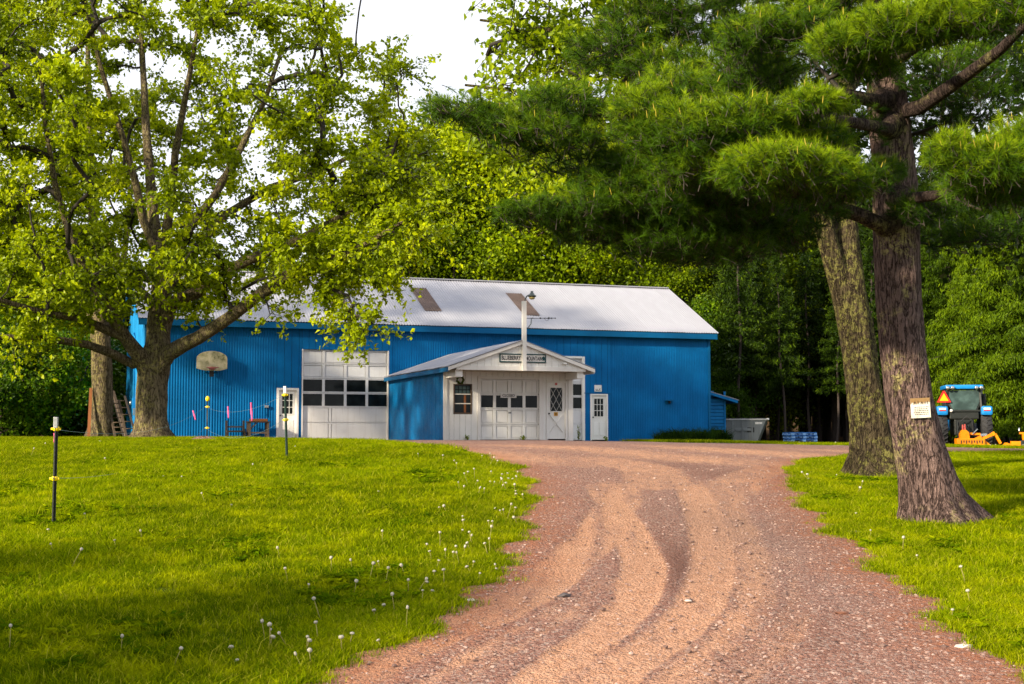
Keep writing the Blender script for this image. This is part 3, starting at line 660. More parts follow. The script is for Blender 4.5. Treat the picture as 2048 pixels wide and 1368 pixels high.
ca, cb, cz0, cz1 = edo[0] + .10, edo[1] - .10, edo[2] + .25, edo[2] + H * .43
m = MB().bar((ca, vd - .006, cz0), (cb, vd - .006, cz1), .07, .012).bar((ca, vd - .009, cz1), (cb, vd - .009, cz0), .07, .012); ap(m, 'crossbuck', M['white_trim'], fd)
ap(MB().lathe([(.012, 0), (.012, .04), (.03, .045), (.034, .065), (.02, .08)], 10, 0, Matrix.Translation((edo[0] + .06, vd, 1.0)) @ Matrix.Rotation(math.pi / 2, 4, 'X')), 'knob', M['black_metal'], fd)
# window: glass-block light above two panes, dark frame
wd = ap(MB().box(wdo[0], wdo[1], VF + .03, VF + .05, wdo[2], wdo[3]), 'window', M['dark'])
for p, q, r_, s_ in ((wdo[0] - .03, wdo[0] + .015, wdo[2] - .04, wdo[3] + .03), (wdo[1] - .015, wdo[1] + .03, wdo[2] - .04, wdo[3] + .03), (wdo[0] + .015, wdo[1] - .015, wdo[3] - .012, wdo[3] + .03), (wdo[0] + .015, wdo[1] - .015, wdo[2] - .04, wdo[2] + .015)):
    ap(MB().box(p, q, VF - .035, VF + .03, r_, s_), 'frame', M['wood_old'], wd)
wh = (wdo[3] - wdo[2]) / 3
for j in range(3): ap(MB().box(wdo[0] + .017, wdo[1] - .017, VF + .012, VF + .018, wdo[2] + .018 + j * wh, wdo[2] + (j + 1) * wh - .018), 'pane', M['glass'], wd)
for j in (1, 2): ap(MB().box(wdo[0] + .016, wdo[1] - .016, VF - .008, VF + .02, wdo[2] + j * wh - .016, wdo[2] + j * wh + .016), 'muntin', M['white_trim'], wd)
for i_ in range(4):
    for j in range(2): ap(MB().box(wdo[0] + .03 + i_ * .15, wdo[0] + .15 + i_ * .15, VF - .002, VF + .0095, wdo[3] - .32 + j * .15, wdo[3] - .20 + j * .15, b=.015), 'glass_block', M['glass_cab'], wd)
ap(MB().box(wdo[0] + .38, wdo[0] + .46, VF + .004, VF + .0105, wdo[2] + .02, wdo[2] + 2 * wh - .02), 'timber_upright', M['orange_brown'], wd)

# ------------------------------------------------------------------ things fixed to annex and barn
def bthing(name, label, cat, u, v, z=0.0, group=None):
    t_ = thing(name, label, cat, B2W(u, v, z), TH, group); t_['_o'] = (u, v, z); return t_
def bp(t_, mb, name, mat, parent=None): return mb.build(name, mat, parent or t_, tuple(t_['_o']))
def letters(t_, body, u, v, z, w, h, mat, bold=0.0, parent=None):
    me = text_mesh(body, .2, mat, .002, bold); c = np.array([p.co[:] for p in me.vertices]); lo, hi = c.min(0), c.max(0); q = tuple(t_['_o'])
    o = obj('lettering', me, parent or t_); sx, sy = w / (hi[0] - lo[0]), h / (hi[1] - lo[1])
    o.location = (u - q[0] - (lo[0] + hi[0]) / 2 * sx, v - q[1], z - q[2] - (lo[1] + hi[1]) / 2 * sy); o.rotation_euler = (math.pi / 2, 0, 0); o.scale = (sx, sy, 1); return o
s0, s1, sz0, sz1 = 11.55, 13.33, 2.80, 3.12
ns = bthing('name_sign', 'long white name board with dark green border on the annex gable', 'sign', 12.42, VG - .03, 2.8)
bp(ns, MB().box(s0 + .04, s1 - .04, VG - .045, VG - .024, sz0 + .035, sz1 - .035), 'board', M['white_trim'])
m = MB()
for p, q, r_, s_ in ((s0, s1, sz1 - .045, sz1), (s0, s1, sz0, sz0 + .045), (s0, s0 + .045, sz0 + .045, sz1 - .045), (s1 - .045, s1, sz0 + .045, sz1 - .045)): m.box(p, q, VG - .055, VG - .023, r_, s_)
bp(ns, m, 'border', M['green_sign'])
letters(ns, 'BLUEBERRY', 12.00, VG - .048, 2.965, .74, .16, M['ink'], .006); letters(ns, 'MOUNTAIN', 12.87, VG - .048, 2.955, .63, .16, M['ink'], .006)
a_ = np.linspace(0, 2 * math.pi, 14)[:-1]; rr = .055 * (1 + .45 * np.sin(a_ * 3 + .4) * np.cos(a_ * 2))
bp(ns, MB().prism([(13.235 + r_ * math.cos(t_), 2.945 + r_ * 1.5 * math.sin(t_)) for r_, t_ in zip(rr, a_)], VG - .055, VG - .046), 'emblem', M['green_sign'])

lp = bthing('lamp_post', 'square white post with gooseneck lamp rising through the annex gable', 'lamp post', 12.47, VG - .12, 2.5)
post_u = 12.46
bp(lp, MB().box(post_u - .075, post_u + .075, VG - .19, VG - .06, 2.50, 5.02, b=.008), 'post', M['white_trim'])
P = [(post_u + .02, VG - .13, 4.95), (post_u + .04, VG - .13, 5.08), (post_u + .10, VG - .13, 5.20), (post_u + .20, VG - .13, 5.25), (post_u + .27, VG - .13, 5.26)]
bp(lp, MB().tube(P, .025, 8), 'gooseneck', M['lamp_green'])
lh = bp(lp, MB().lathe([(.10, -.02), (.105, .0), (.155, -.01), (.16, .03), (.10, .06), (.075, .12), (.05, .13), (.05, .19), (.035, .19)], 14, 0, Matrix.Translation((post_u + .30, VG - .13, 5.20))), 'lamp_head', M['lamp_green'])
bp(lp, MB().lathe([(.05, -.10), (.10, -.075), (.115, -.02), (.10, -.01)], 14, 0, Matrix.Translation((post_u + .30, VG - .13, 5.19))), 'lamp_glass', M['lamp_glass'], lh)
P = [(post_u + .06, VG - .13, 3.99), (post_u + .16, VG - .13, 4.07), (post_u + .26, VG - .13, 4.20), (post_u + .28, VG - .13, 4.40)]
bp(lp, MB().tube(P, .018, 7), 'bracket', M['lamp_green'])
m = MB().tube([(post_u + .06, VG - .13, 4.40), (post_u + .55, VG - .13, 4.415), (post_u + 1.0, VG - .13, 4.43), (post_u + 1.22, VG - .13, 4.435)], .012, 6)
for x, r_ in ((.33, .02), (.62, .028), (.80, .02), (.95, .04), (1.05, .025), (1.2, .02)): m.lathe([(.005, -.03), (r_, -.02), (r_, .02), (.005, .03)], 8, 0, Matrix.Translation((post_u + x, VG - .13, 4.405 + x * .025)) @ Matrix.Rotation(math.pi / 2, 4, 'Y'))
m.tube([(post_u + .78, VG - .13, 4.41), (post_u + .84, VG - .14, 4.33), (post_u + .93, VG - .13, 4.34), (post_u + .9, VG - .12, 4.42)], .006, 5)
bp(lp, m, 'insulator_rod', M['black_metal'])

cl = bthing('closed_sign', 'small white board lettered CLOSED hanging on the annex overhead door', 'sign', 12.37, VF - .0, 1.5)
cz = wz(1017, 791, VF); cu = wu(1017, VF, 791)
bp(cl, MB().box(cu - .31, cu + .31, VF - .012, VF + .012, cz - .085, cz + .085, b=.004), 'board', M['white_trim']); letters(cl, 'CLOSED', cu, VF - .015, cz, .48, .10, M['ink'], .004)
nu, nz_ = wu(1112, VF, 828), wz(1112, 828, VF)
np_ = bthing('number_plate', 'orange plate with black number 25 on the lattice-window door', 'sign', nu, vd, nz_)
bp(np_, MB().box(nu - .075, nu + .075, vd - .016, vd - .002, nz_ - .07, nz_ + .07, b=.004), 'plate', M['yellow_plate']); letters(np_, '25', nu, vd - .019, nz_, .115, .10, M['ink'], .006)
ru, rz_ = wu(1112.5, VF, 768), wz(1112.5, 768, VF)
tag(MB().box(ru - .045, ru + .045, vd - .008, vd - .0015, rz_ - .045, rz_ + .045).build('door_sticker', M['red_label'], None, (ru, vd, rz_)), 'small red square sticker at the top of the lattice-window door', 'sticker')
o = bpy.data.objects['door_sticker']; o.location = B2W(ru, vd, rz_); o.rotation_euler = (0, 0, TH)
vu, vz_ = 14.05, 2.78
sec = bthing('security_camera', 'small white bullet camera on the annex gable near its right eave', 'camera', vu, VG - .02, vz_)
bp(sec, MB().lathe([(.035, 0), (.035, .03), (.015, .035), (.015, .06)], 10, 0, Matrix.Translation((vu - .06, VG - .02, vz_ + .02)) @ Matrix.Rotation(math.pi / 2, 4, 'X')), 'mount', M['white_trim'])
Mx = Matrix.Translation((vu - .08, VG - .09, vz_ + .02)) @ Matrix.Rotation(R(100), 4, 'Y') @ Matrix.Rotation(R(25), 4, 'X')
bp(sec, MB().lathe([(.02, 0), (.036, .01), (.036, .15)], 12, 0, Mx), 'housing', M['white_trim']); bp(sec, MB().lathe([(.03, .148), (.03, .165), (.012, .168)], 12, 0, Mx), 'lens', M['black_metal'])
gx, gz_ = wp(1196, 776.5, -.03)
ds = bthing('door_sign', 'small white notice above the nine-pane door right of the annex', 'sign', gx, -.03, gz_)
bp(ds, MB().box(gx - .17, gx + .17, -.045, -.024, gz_ - .15, gz_ + .14, b=.01), 'board', M['white_trim'])
m = MB()
for dz, x0, x1 in ((-.05, -.12, -.02), (-.10, -.12, .10)):
    x = x0
    while x < x1: w_ = rng.uniform(.012, .03); m.box(gx + x, gx + x + w_, -.0485, -.0455, gz_ + dz - .015, gz_ + dz + .015); x += w_ + .008
m.prism([(gx + .03, gz_ - .05), (gx + .07, gz_ - .07), (gx + .12, gz_ - .03), (gx + .09, gz_ - .01)], -.0485, -.0455); bp(ds, m, 'print', M['ink'])
wx, wz_ = wp(1337, 803, -.03)
wl = bthing('wall_light', 'dark blue flush light fixture low on the right part of the barn front', 'wall light', wx, -.02, wz_)
bp(wl, MB().box(wx - .16, wx + .16, -.06, -.014, wz_ - .08, wz_ + .05, b=.01), 'back_plate', M['blue_trim']); bp(wl, MB().prism([(-.19, 0), (.19, 0), (.17, .05), (-.17, .05)], -.22, -.06, 0, Matrix.Translation((wx, 0, wz_ + .03))), 'hood', M['blue_trim']); bp(wl, MB().lathe([(.03, -.10), (.05, -.05), (.05, .03)], 10, 0, Matrix.Translation((wx, -.13, wz_))), 'bulb', M['dark'])
ex, ez = wp(533, 813, -.03)
eb = bthing('outlet_box', 'small grey outlet box on the barn siding left of the six-foot white door', 'outlet', ex, -.02, ez)
eb['label'] = 'small grey outlet box on the barn siding beside the work table'
bp(eb, MB().box(ex - .08, ex + .08, -.10, -.014, ez - .05, ez + .05, b=.01), 'cover', M['grey_metal']); bp(eb, MB().tube([(ex, -.04, ez - .05), (ex, -.04, ez - .4)], .012, 6), 'conduit', M['blue_trim'])
# basketball hoop
hu, hz = wp(424, 722, -.35)
bh = bthing('basketball_hoop', 'mouldy cream fan-shaped basketball backboard with red rim on the barn', 'basketball hoop', hu, -.02, hz)
wL, hL = .60, .76
pts = [(-wL, -.30), (-.30, -.38), (.30, -.38), (wL, -.30), (wL, .10)] + [(wL * math.cos(t_), .10 + .30 * math.sin(t_)) for t_ in np.linspace(.25, math.pi - .25, 11)] + [(-wL, .10)]
bp(bh, MB().prism(pts, -.36, -.33, 0, Matrix.Translation((hu, 0, hz))), 'backboard', M['backboard'])
ring = [(hu + .23 * math.cos(t_), -.62 + .23 * math.sin(t_), hz - .27) for t_ in np.linspace(0, 2 * math.pi, 25)]
rim = bp(bh, MB().tube(ring, .013, 6, cap=False), 'rim', M['rim_red']); bp(bh, MB().box(hu - .10, hu + .10, -.40, -.362, hz - .34, hz - .24).bar((hu - .06, -.38, hz - .36), (hu - .16, -.55, hz - .275), .015).bar((hu + .06, -.38, hz - .36), (hu + .16, -.55, hz - .275), .015), 'rim_plate', M['rim_red'], rim)
bp(bh, MB().bar((hu - .2, -.33, hz - .1), (hu - .2, -.015, hz - .45), .04).bar((hu + .2, -.33, hz - .1), (hu + .2, -.015, hz - .45), .04).bar((hu - .2, -.33, hz + .2), (hu - .2, -.015, hz + .2), .04).bar((hu + .2, -.33, hz + .2), (hu + .2, -.015, hz + .2), .04), 'bracket', M['blue_trim'])
bp(bh, MB().box(hu - .09, hu + .09, -.32, -.26, hz - .62, hz - .36, b=.01), 'lower_bracket', M['dark'])
# electric meter on the lit gable
me_ = bthing('electric_meter', 'electric meter with conduit on the sunlit left gable of the barn', 'meter', -.05, 4.6, 0); gv = 4.6; mz = 1.55
bp(me_, MB().box(-.14, -.035, gv - .13, gv + .13, mz - .22, mz + .22, b=.01), 'meter_box', M['blue_gable_sunlit']); bp(me_, MB().lathe([(.09, 0), (.09, .08), (.07, .11)], 14, 0, Matrix.Translation((-.14, gv, mz + .03)) @ Matrix.Rotation(-math.pi / 2, 4, 'Y')), 'dial', M['grey_metal'])
bp(me_, MB().tube([(-.07, gv, mz + .2), (-.07, gv, 4.4), (-.10, gv - .02, 4.55), (-.2, gv - .05, 4.5)], .03, 7), 'conduit', M['blue_gable_sunlit']); bp(me_, MB().tube([(-.07, gv - .08, mz - .2), (-.07, gv - .08, .1)], .02, 6), 'lower_conduit', M['blue_gable_sunlit'])
bp(me_, MB().box(-.12, -.035, gv - .45, gv - .3, mz - .5, mz - .2, b=.01), 'disconnect_box', M['grey_metal'])

# lean-to on the right end of the barn
LV = 1.2
lt0, lt1 = BLEN + .04, wu(1449, LV)
lean = bthing('lean_to', 'small raised blue lean-to shed with slatted front on the barn end', 'shed', BLEN + .04, LV, 0)
zt, zb_ = wz(1421, 778, LV), wz(1470, 800, LV); uR = wu(1471, LV, 800)
fl = wz(1440, 859, LV); topw = wz(1421, 797, LV)
nsl = 8
for j in range(nsl):
    z0 = fl + .12 + j * (1.42 - .12) / nsl; bp(lean, MB().box(lt0 + .01, lt1 - .05, LV - .03 + .012 * (j % 2), LV, z0 + .008, z0 + 1.3 / nsl - .012, b=.005), 'slat', M['blue_side'])
for j in range(4): bp(lean, MB().box(lt0 + .01 + j * .2, lt0 + .19 + j * .2, LV - .02, LV, fl + 1.44, fl + 1.44 + .62 - j * .10, b=.004), 'board', M['blue_side'])
bp(lean, MB().box(lt0, lt1 + .02, LV - .05, LV - .031, fl - .02, fl + .11), 'sill_board', M['blue_side']); bp(lean, MB().box(lt1 - .05, lt1 + .03, LV - .055, LV + .02, fl - .45, fl + 1.75), 'corner_post', M['blue_side']); bp(lean, MB().box(lt0, lt0 + .07, LV - .05, LV + .02, fl - .45, fl - .02), 'leg', M['wood_dark'])
bp(lean, MB().box(lt1 - .04, lt1 + .0, LV + .0, LV + 5.0, fl, fl + 1.6), 'side_wall', M['blue_side']); bp(lean, MB().box(lt0, lt1 - .05, LV + .01, LV + 5.0, fl, fl + .05), 'floor', M['wood_dark'])
m = MB(); m.prism([(lt0, zt), (uR, zb_), (uR, zb_ - .03), (lt0, zt - .03)], LV - .35, LV + 5.2); bp(lean, m, 'roof', M['roof'])
m = MB(); m.prism([(lt0, zt - .033), (uR - .06, zb_ - .033), (uR - .06, zb_ - .15), (lt0, zt - .16)], LV - .34, LV - .30); bp(lean, m, 'rake_board', M['blue_side'])
bp(lean, MB().box(uR - .10, uR - .06, LV - .30, LV + 5.1, zb_ - .16, zb_ - .04), 'fascia', M['blue_side'])
for o in bpy.data.objects:
    if '_o' in o: del o['_o']

# ------------------------------------------------------------------ dumpster, pallets
def ground_thing(name, label, cat, px, Y, rz=0.0, group=None, dz=0.0):
    x = (px - 1024) / F_PX * Y / (cp - (684 - 885) / F_PX * sp) * 1.0; x = at(px, 885, Y).x
    return thing(name, label, cat, (x, Y, gzf(x, Y) + dz), rz, group)
dm = ground_thing('dumpster', 'grey steel dumpster with slanted front beside the blue lean-to', 'dumpster', 1492, 66.5, R(-14))
m = MB(); P = [(-1.05, .06), (.55, .06), (.98, 1.12), (-1.05, 1.12)]; m.prism(P, -.75, .75); m.build('body', M['dumpster'], dm)
MB().box(-1.08, 1.02, -.79, .79, 1.122, 1.18, b=.01).build('rim', M['dumpster_lid'], dm); MB().box(-1.06, .0, -.76, .76, 1.182, 1.215, b=.008).build('lid', M['tractor_black'], dm); MB().box(.03, 1.0, -.76, .76, 1.182, 1.21, b=.008).build('lid', M['tractor_black'], dm)
for y in (-.76, .76): MB().box(-.4, .3, y - .04, y + .04, .62, .74, b=.01).build('fork_pocket', M['dumpster'], dm)
for x in (-.55, -.1, .35): MB().box(x - .03, x + .03, -.80, -.752, .1, 1.1).build('rib', M['dumpster'], dm)
MB().tube([(.98, -.7, 1.15), (1.12, -.7, 1.15)], .05, 8).build('lid_hinge', M['white_trim'], dm)
MB().box(.12, .45, -.757, -.7515, .55, .78).build('warning_label', M['ink'], dm)
m = MB(); x = .50
while x < .82: w_ = rng.uniform(.03, .06); m.box(x, x + w_, -.757, -.7515, .93, 1.02); x += w_ + .02
m.build('print', M['white_trim'], dm)
pal_spot = at(1600, 886, 64.0); pal_z = gzf(pal_spot.x, 64.0)
def pallet():
    t_ = thing('pallet', '', 'pallet', (0, 0, 0), 0, 'blue pallets stacked at the wood edge')
    for x in (-.545, -.27, 0, .27, .545): MB().box(x - .05, x + .05, -.5, .5, .120, .142).build('deck_board', M['pallet'], t_)
    for x in (-.54, 0, .54):
        for y in (-.44, 0, .44): MB().box(x - .07, x + .07, y - .06, y + .06, .022, .098).build('block', M['pallet_pale'], t_)
        MB().box(x - .05, x + .05, -.5, .5, .0, .0215).build('bottom_board', M['pallet'], t_)
    for y in (-.44, 0, .44): MB().box(-.6, .6, y - .05, y + .05, .0985, .1195).build('stringer_board', M['pallet'], t_)
    return t_
p0 = pallet(); names = ['lowest', 'second from the ground', 'second from the top', 'topmost']
for j in range(4):
    q = p0 if j == 0 else copy_tree(p0)
    q.location = (pal_spot.x + rng.uniform(-.02, .02), 64, pal_z + .01 + j * .1435); q.rotation_euler = (0, 0, R(12 + rng.uniform(-3, 3))); q['label'] = f'blue wooden pallet, {names[j]} of the stack at the wood edge'

# ------------------------------------------------------------------ tractor (seen from behind) and its orange mower
TY = 62.0; tx = at(1928, 885, TY).x; tz = gzf(tx, TY)
tr = thing('tractor', 'blue farm tractor with black cab parked under the spruces', 'tractor', (tx, TY, tz), R(-9))
MB().box(-.42, .42, -.2, 1.2, .55, 1.25, b=.05).build('transmission', M['tractor_black'], tr)
MB().box(-.40, .40, 1.1, 2.9, .75, 1.55, b=.12).build('hood', M['tractor_blue'], tr)
MB().box(-.62, .62, -.25, 1.1, 1.25, 1.62, b=.05).build('cab_base', M['tractor_black'], tr)
cb = MB()
for x0, y0, x1, y1 in ((-.74, -.30, -.66, -.26), (.74, -.30, .66, -.26), (-.72, 1.05, -.66, 1.0), (.72, 1.05, .66, 1.0), (-.78, .35, -.70, .35), (.78, .35, .70, .35)): cb.bar((x0, y0, 1.45), (x1, y1, 2.56), .075)
cb.bar((-.72, -.29, 1.62), (.72, -.29, 1.62), .07); cb.bar((-.50, -.30, 1.62), (-.66, -.27, 1.95), .05); cb.bar((.50, -.30, 1.62), (.66, -.27, 1.95), .05); cb.build('cab_frame', M['tractor_black'], tr)
cr = MB().box(-.80, .80, -.42, 1.2, 2.56, 2.74, b=.06).build('cab_roof', M['tractor_blue'], tr)
m = MB(); m.prism([(-.48, 1.66), (.48, 1.66), (.63, 1.98), (.63, 2.50), (-.63, 2.50), (-.63, 1.98)], -.295, -.285); m.build('rear_window', M['glass_cab'], tr)
for s_ in (-1, 1): MB().box(s_ * .715 - .005, s_ * .715 + .005, -.22, .98, 1.66, 2.52).build('side_window', M['glass_cab'], tr)
MB().box(-.62, .62, 1.02, 1.03, 1.66, 2.5).build('windscreen', M['glass_cab'], tr)
MB().box(-.22, .22, .2, .75, 1.5, 1.62, b=.04).box(-.22, .22, .15, .28, 1.62, 2.1, b=.04).build('seat', M['tractor_black'], tr)
for x in (-.70, -.50, .50, .70):
    l_ = MB().lathe([(.05, 0), (.085, .02), (.09, .09), (.08, .10)], 14, 0, Matrix.Translation((x, -.42, 2.60)) @ Matrix.Rotation(math.pi / 2, 4, 'X')).build('work_light', M['tractor_black'], tr); MB().lathe([(.078, .101), (.06, .112), (.01, .115)], 14, 0, Matrix.Translation((x, -.42, 2.60)) @ Matrix.Rotation(math.pi / 2, 4, 'X')).build('lens', M['chrome'], l_)
for s_ in (-1, 1):
    fe = MB(); fe.box(s_ * .93 - .24, s_ * .93 + .24, -.42, .55, 1.42, 1.82, b=.10).build('fender', M['tractor_blue'], tr)
    MB().box(s_ * .93 - .14, s_ * .93 + .14, -.432, -.424, 1.66, 1.74).build('decal', M['white_trim'], tr); MB().box(s_ * .93 - .14, s_ * .93 + .14, -.432, -.4245, 1.61, 1.655).build('tail_light', M['red'], tr)
    Mx = Matrix.Translation((s_ * .93, .35, .80)) @ Matrix.Rotation(math.pi / 2, 4, 'Y')
    ty = MB().lathe([(.42, -.20), (.70, -.23), (.78, -.19), (.80, 0), (.78, .19), (.70, .23), (.42, .20)], 36, 0, Mx).build('rear_tyre', M['rubber'], tr)
    lug = MB()
    for q in range(24):
        for h in (-1, 1):
            a_ = 2 * math.pi * (q + (.5 if h > 0 else 0)) / 24; c_, s2 = math.cos(a_), math.sin(a_); a2 = a_ + .16; c2, s3 = math.cos(a2), math.sin(a2)
            lug.bar((s_ * .93 + h * .21, .35 + .80 * c_, .80 + .80 * s2), (s_ * .93 + h * .01, .35 + .825 * c2, .80 + .825 * s3), .05, .05)
    lug.build('tread', M['rubber'], ty); MB().lathe([(.05, -.12), (.40, -.10), (.41, .18), (.36, .12), (.10, .10)], 24, 0, Mx).build('rim', M['tractor_blue'], ty)
    Mf = Matrix.Translation((s_ * .85, 2.5, .55)) @ Matrix.Rotation(math.pi / 2, 4, 'Y')
    tf = MB().lathe([(.28, -.14), (.50, -.16), (.56, -.12), (.56, .12), (.50, .16), (.28, .14)], 28, 0, Mf).build('front_tyre', M['rubber'], tr); MB().lathe([(.05, -.06), (.27, -.05), (.28, .1), (.08, .08)], 20, 0, Mf).build('rim', M['tractor_blue'], tf)
MB().prism([(-.30, 0), (.30, 0), (.04, .50), (-.04, .50)], -.02, .0, 0, Matrix.Translation((-.86, -.38, 1.98))).build('warning_triangle', M['red'], tr)
MB().prism([(-.19, 0), (.19, 0), (0, .335)], -.012, .0, 0, Matrix.Translation((-.86, -.402, 2.045))).build('triangle_centre', M['smv_orange'], tr)
MB().bar((-.86, -.37, 1.8), (-.86, -.37, 2.0), .03).build('triangle_bracket', M['tractor_black'], tr)
MB().tube([(.98, 1.3, 1.5), (.98, 1.3, 2.45), (1.0, 1.28, 2.58), (1.08, 1.24, 2.66)], .06, 10).build('exhaust', M['grey_metal'], tr)
MB().box(1.02, 1.16, 1.15, 1.4, 1.9, 2.4, b=.04).build('mirror', M['tractor_black'], tr)
MB().prism([(1.22, 1.25), (1.52, 1.25), (1.36, .2), (1.28, .2)], 2.2, 2.35).build('front_fender', M['dumpster'], tr)
MB().tube([(-.28, -.35, .75), (-.2, -.5, 1.15), (.05, -.55, 1.38), (.28, -.5, 1.2), (.30, -.5, .8), (.38, -.6, .45)], .025, 7).tube([(-.05, -.4, .9), (.1, -.55, 1.0), (.2, -.5, .7)], .02, 6).build('hydraulic_hose', M['rubber'], tr)
m = MB()
for s_ in (-1, 1): m.bar((s_ * .28, -.2, .65), (s_ * .38, -.95, .48), .07); m.bar((s_ * .33, -.55, .55), (s_ * .30, -.25, 1.15), .045)
m.bar((0, -.2, 1.1), (0, -.9, .85), .06); m.build('hitch_arm', M['tractor_black'], tr)
MB().lathe([(.06, 0), (.06, .06)], 10, 0, Matrix.Translation((-.55, -.30, 1.62)) @ Matrix.Rotation(math.pi / 2, 4, 'X')).build('indicator', M['white_trim'], tr)

IY = 60.4; ix = at(1945, 888, IY).x; iz = gzf(ix, IY)
mw = thing('hay_mower', 'wide orange hay mower behind the blue tractor', 'farm implement', (ix, IY, iz), R(-4))
def ip(px, py, dy_=0.0): q = at(px, py, IY + dy_); return (q.x - ix, dy_, q.z - iz)
MB().box(ip(1893, 0)[0], ip(1946, 0)[0], -.25, .25, .14, .42, b=.02).build('deck', M['orange'], mw)
m = MB()
for j in range(9): x = ip(1900 + j * 5, 0)[0]; m.box(x, x + .05, -.262, -.252, .20 + .04 * (j % 2), .34)
m.build('deck_slot', M['wood_dark'], mw)
a_ = ip(1901, 0)[0]; MB().prism([(a_, .42), (a_ + .38, .42), (a_ + .36, .66), (a_ + .24, .78), (a_ + .10, .78), (a_, .62)], -.15, .15).build('gearbox_cover', M['orange'], mw)
MB().bar((a_ + .13, 0, .7), (a_ + .13, 0, 1.0), .05).bar((a_ + .22, 0, .7), (a_ + .22, 0, 1.02), .05).build('lift_pin', M['red_label'], mw)
MB().bar((a_ + .45, 0, .62), (a_ + .85, 0, .60), .09).build('cross_tube', M['orange'], mw); MB().bar((a_ + .5, -.1, .6), (a_ + .72, -.1, .82), .04).build('link_rod', M['chrome'], mw)
m = MB().bar(ip(1946, 885), ip(1963, 876), .16, .25).bar(ip(1963, 882), ip(1976, 893), .2, .2); m.build('pivot_bracket', M['orange'], mw)
MB().bar(ip(1965, 877), ip(1985, 868), .10, .12).bar(ip(1983, 869), ip(1988, 866), .16, .14).build('lift_arm', M['orange'], mw); MB().bar(ip(1989, 868), ip(2000, 887), .09, .1).build('brace_arm', M['orange'], mw)
MB().bar(ip(1960, 870), ip(1973, 869), .10).build('cylinder', M['chrome'], mw)
m = MB(); m.prism([(ip(1980, 0)[0], .02), (ip(2003, 0)[0], .02), (ip(2001, 0)[0], .14), (ip(1989, 0)[0], .24), (ip(1983, 0)[0], .12)], -.2, .2); m.build('shoe', M['orange'], mw)
MB().box(ip(1999, 0)[0], ip(2062, 0)[0], -.12, .12, .10, .30, b=.02).build('cutter_bar', M['orange'], mw)
c_ = ip(2025, 0)[0]; MB().prism([(c_ - .10, .35), (c_ + .10, .35), (c_ + .13, .60), (c_ + .24, .60), (c_ + .24, .68), (c_ - .24, .68), (c_ - .24, .60), (c_ - .13, .60)], -.18, -.05).build('gearbox', M['orange'], mw)
for s_ in (-1, 1): MB().tube([(c_ + s_ * .22, -.12, .6), (c_ + s_ * .26, -.12, .75), (c_ + s_ * .24, -.12, .86)], .03, 7).build('lever', M['chrome'], mw)
MB().box(c_ - .2, c_ + .2, -.16, .10, .0, .34, b=.05).build('cutter_head', M['tractor_black'], mw)

# ------------------------------------------------------------------ electric fence: posts, insulators, wire, ribbons
def insulator(t_, z, r=.035):
    o = MB().lathe([(.03, -.028), (r + .004, -.018), (r + .004, .018), (.03, .028)], 10, 0, Matrix.Translation((0, 0, z))).box(-.062, -.03, -.016, .016, z - .014, z + .014, b=.005).box(.03, .052, -.013, .013, z - .013, z + .013).build('insulator', M['yellow'], t_); return o
def tpost(label, px, pbase, Y, h, lean_=0.0, cap_mat='white_trim', body='post_green', ins=(.2, .75)):
    p = at(px, pbase, Y); t_ = thing('fence_post', label, 'fence post', (p.x, Y, gzf(p.x, Y)), 0, 'electric fence posts on the lawn'); t_.rotation_euler = (0, lean_, 0)
    MB().box(-.022, .022, -.004, .004, -.1, h - .13).box(-.004, .004, -.04, -.004, -.1, h - .13).build('post', M[body], t_)
    m = MB()
    for j in range(int((h - .2) / .055)): m.box(-.008, .008, -.047, -.04, .05 + j * .055, .075 + j * .055)
    m.build('stud', M[body], t_); MB().box(-.024, .024, -.042, .006, h - .13, h, b=.004).build('tip', M[cap_mat], t_)
    for k_ in ins: insulator(t_, h - k_)
    return t_
fp1 = tpost('black steel fence post with two yellow insulators and grey tip on open lawn', 107, 1052, 17.1, 1.29, R(.4), 'grey_metal', 'tractor_black', (.13 + .01, .735))
fp2 = tpost('leaning green steel fence post with white tip before the white barn door', 574, 905, 26.3, 1.34, R(-2.2), 'white_trim', 'post_green', (.16, .62))
YB = 38.0; p = at(414, 885, YB); fp3 = thing('fence_post', 'thin black rod fence post with yellow cap near the gravel heap', 'fence post', (p.x, YB, gzf(p.x, YB)), 0, 'electric fence posts on the lawn')
MB().tube([(0, 0, -.1), (0, 0, 1.12)], .018, 7).build('post', M['tractor_black'], fp3); MB().lathe([(.03, 1.08), (.045, 1.10), (.06, 1.15), (.04, 1.20), (.01, 1.22)], 9).build('cap', M['yellow'], fp3)
for z in (.37, .93): insulator(fp3, z, .03)
def sag(a, b, d, n=14): a = Vector(a); b = Vector(b); return [tuple(a.lerp(b, t_ / n) - Vector((0, 0, d * 4 * (t_ / n) * (1 - t_ / n)))) for t_ in range(n + 1)]
def ins_w(t_, z): return Vector(t_.location) + Vector((-.06, -.02, z))
wtop = sag(ins_w(fp2, 1.18), ins_w(fp3, .93), .22); wl = at(-60, 845, 30)
fw = [('upper fence wire between the rod post and the leaning green post', wtop), ('lower fence wire between the rod post and the leaning green post', sag(ins_w(fp2, .72), ins_w(fp3, .37), .30)), ('lower fence wire running left from the rod post to the black post', sag(ins_w(fp3, .37), ins_w(fp1, .56), .35)), ('upper fence wire running left from the rod post to the black post', sag(ins_w(fp3, .93), ins_w(fp1, 1.15), .3))]
for lb, P in fw: tag(MB().tube(P, .0022, 4).build('fence_wire', M['wire']), lb, 'fence wire', 'electric fence wires')
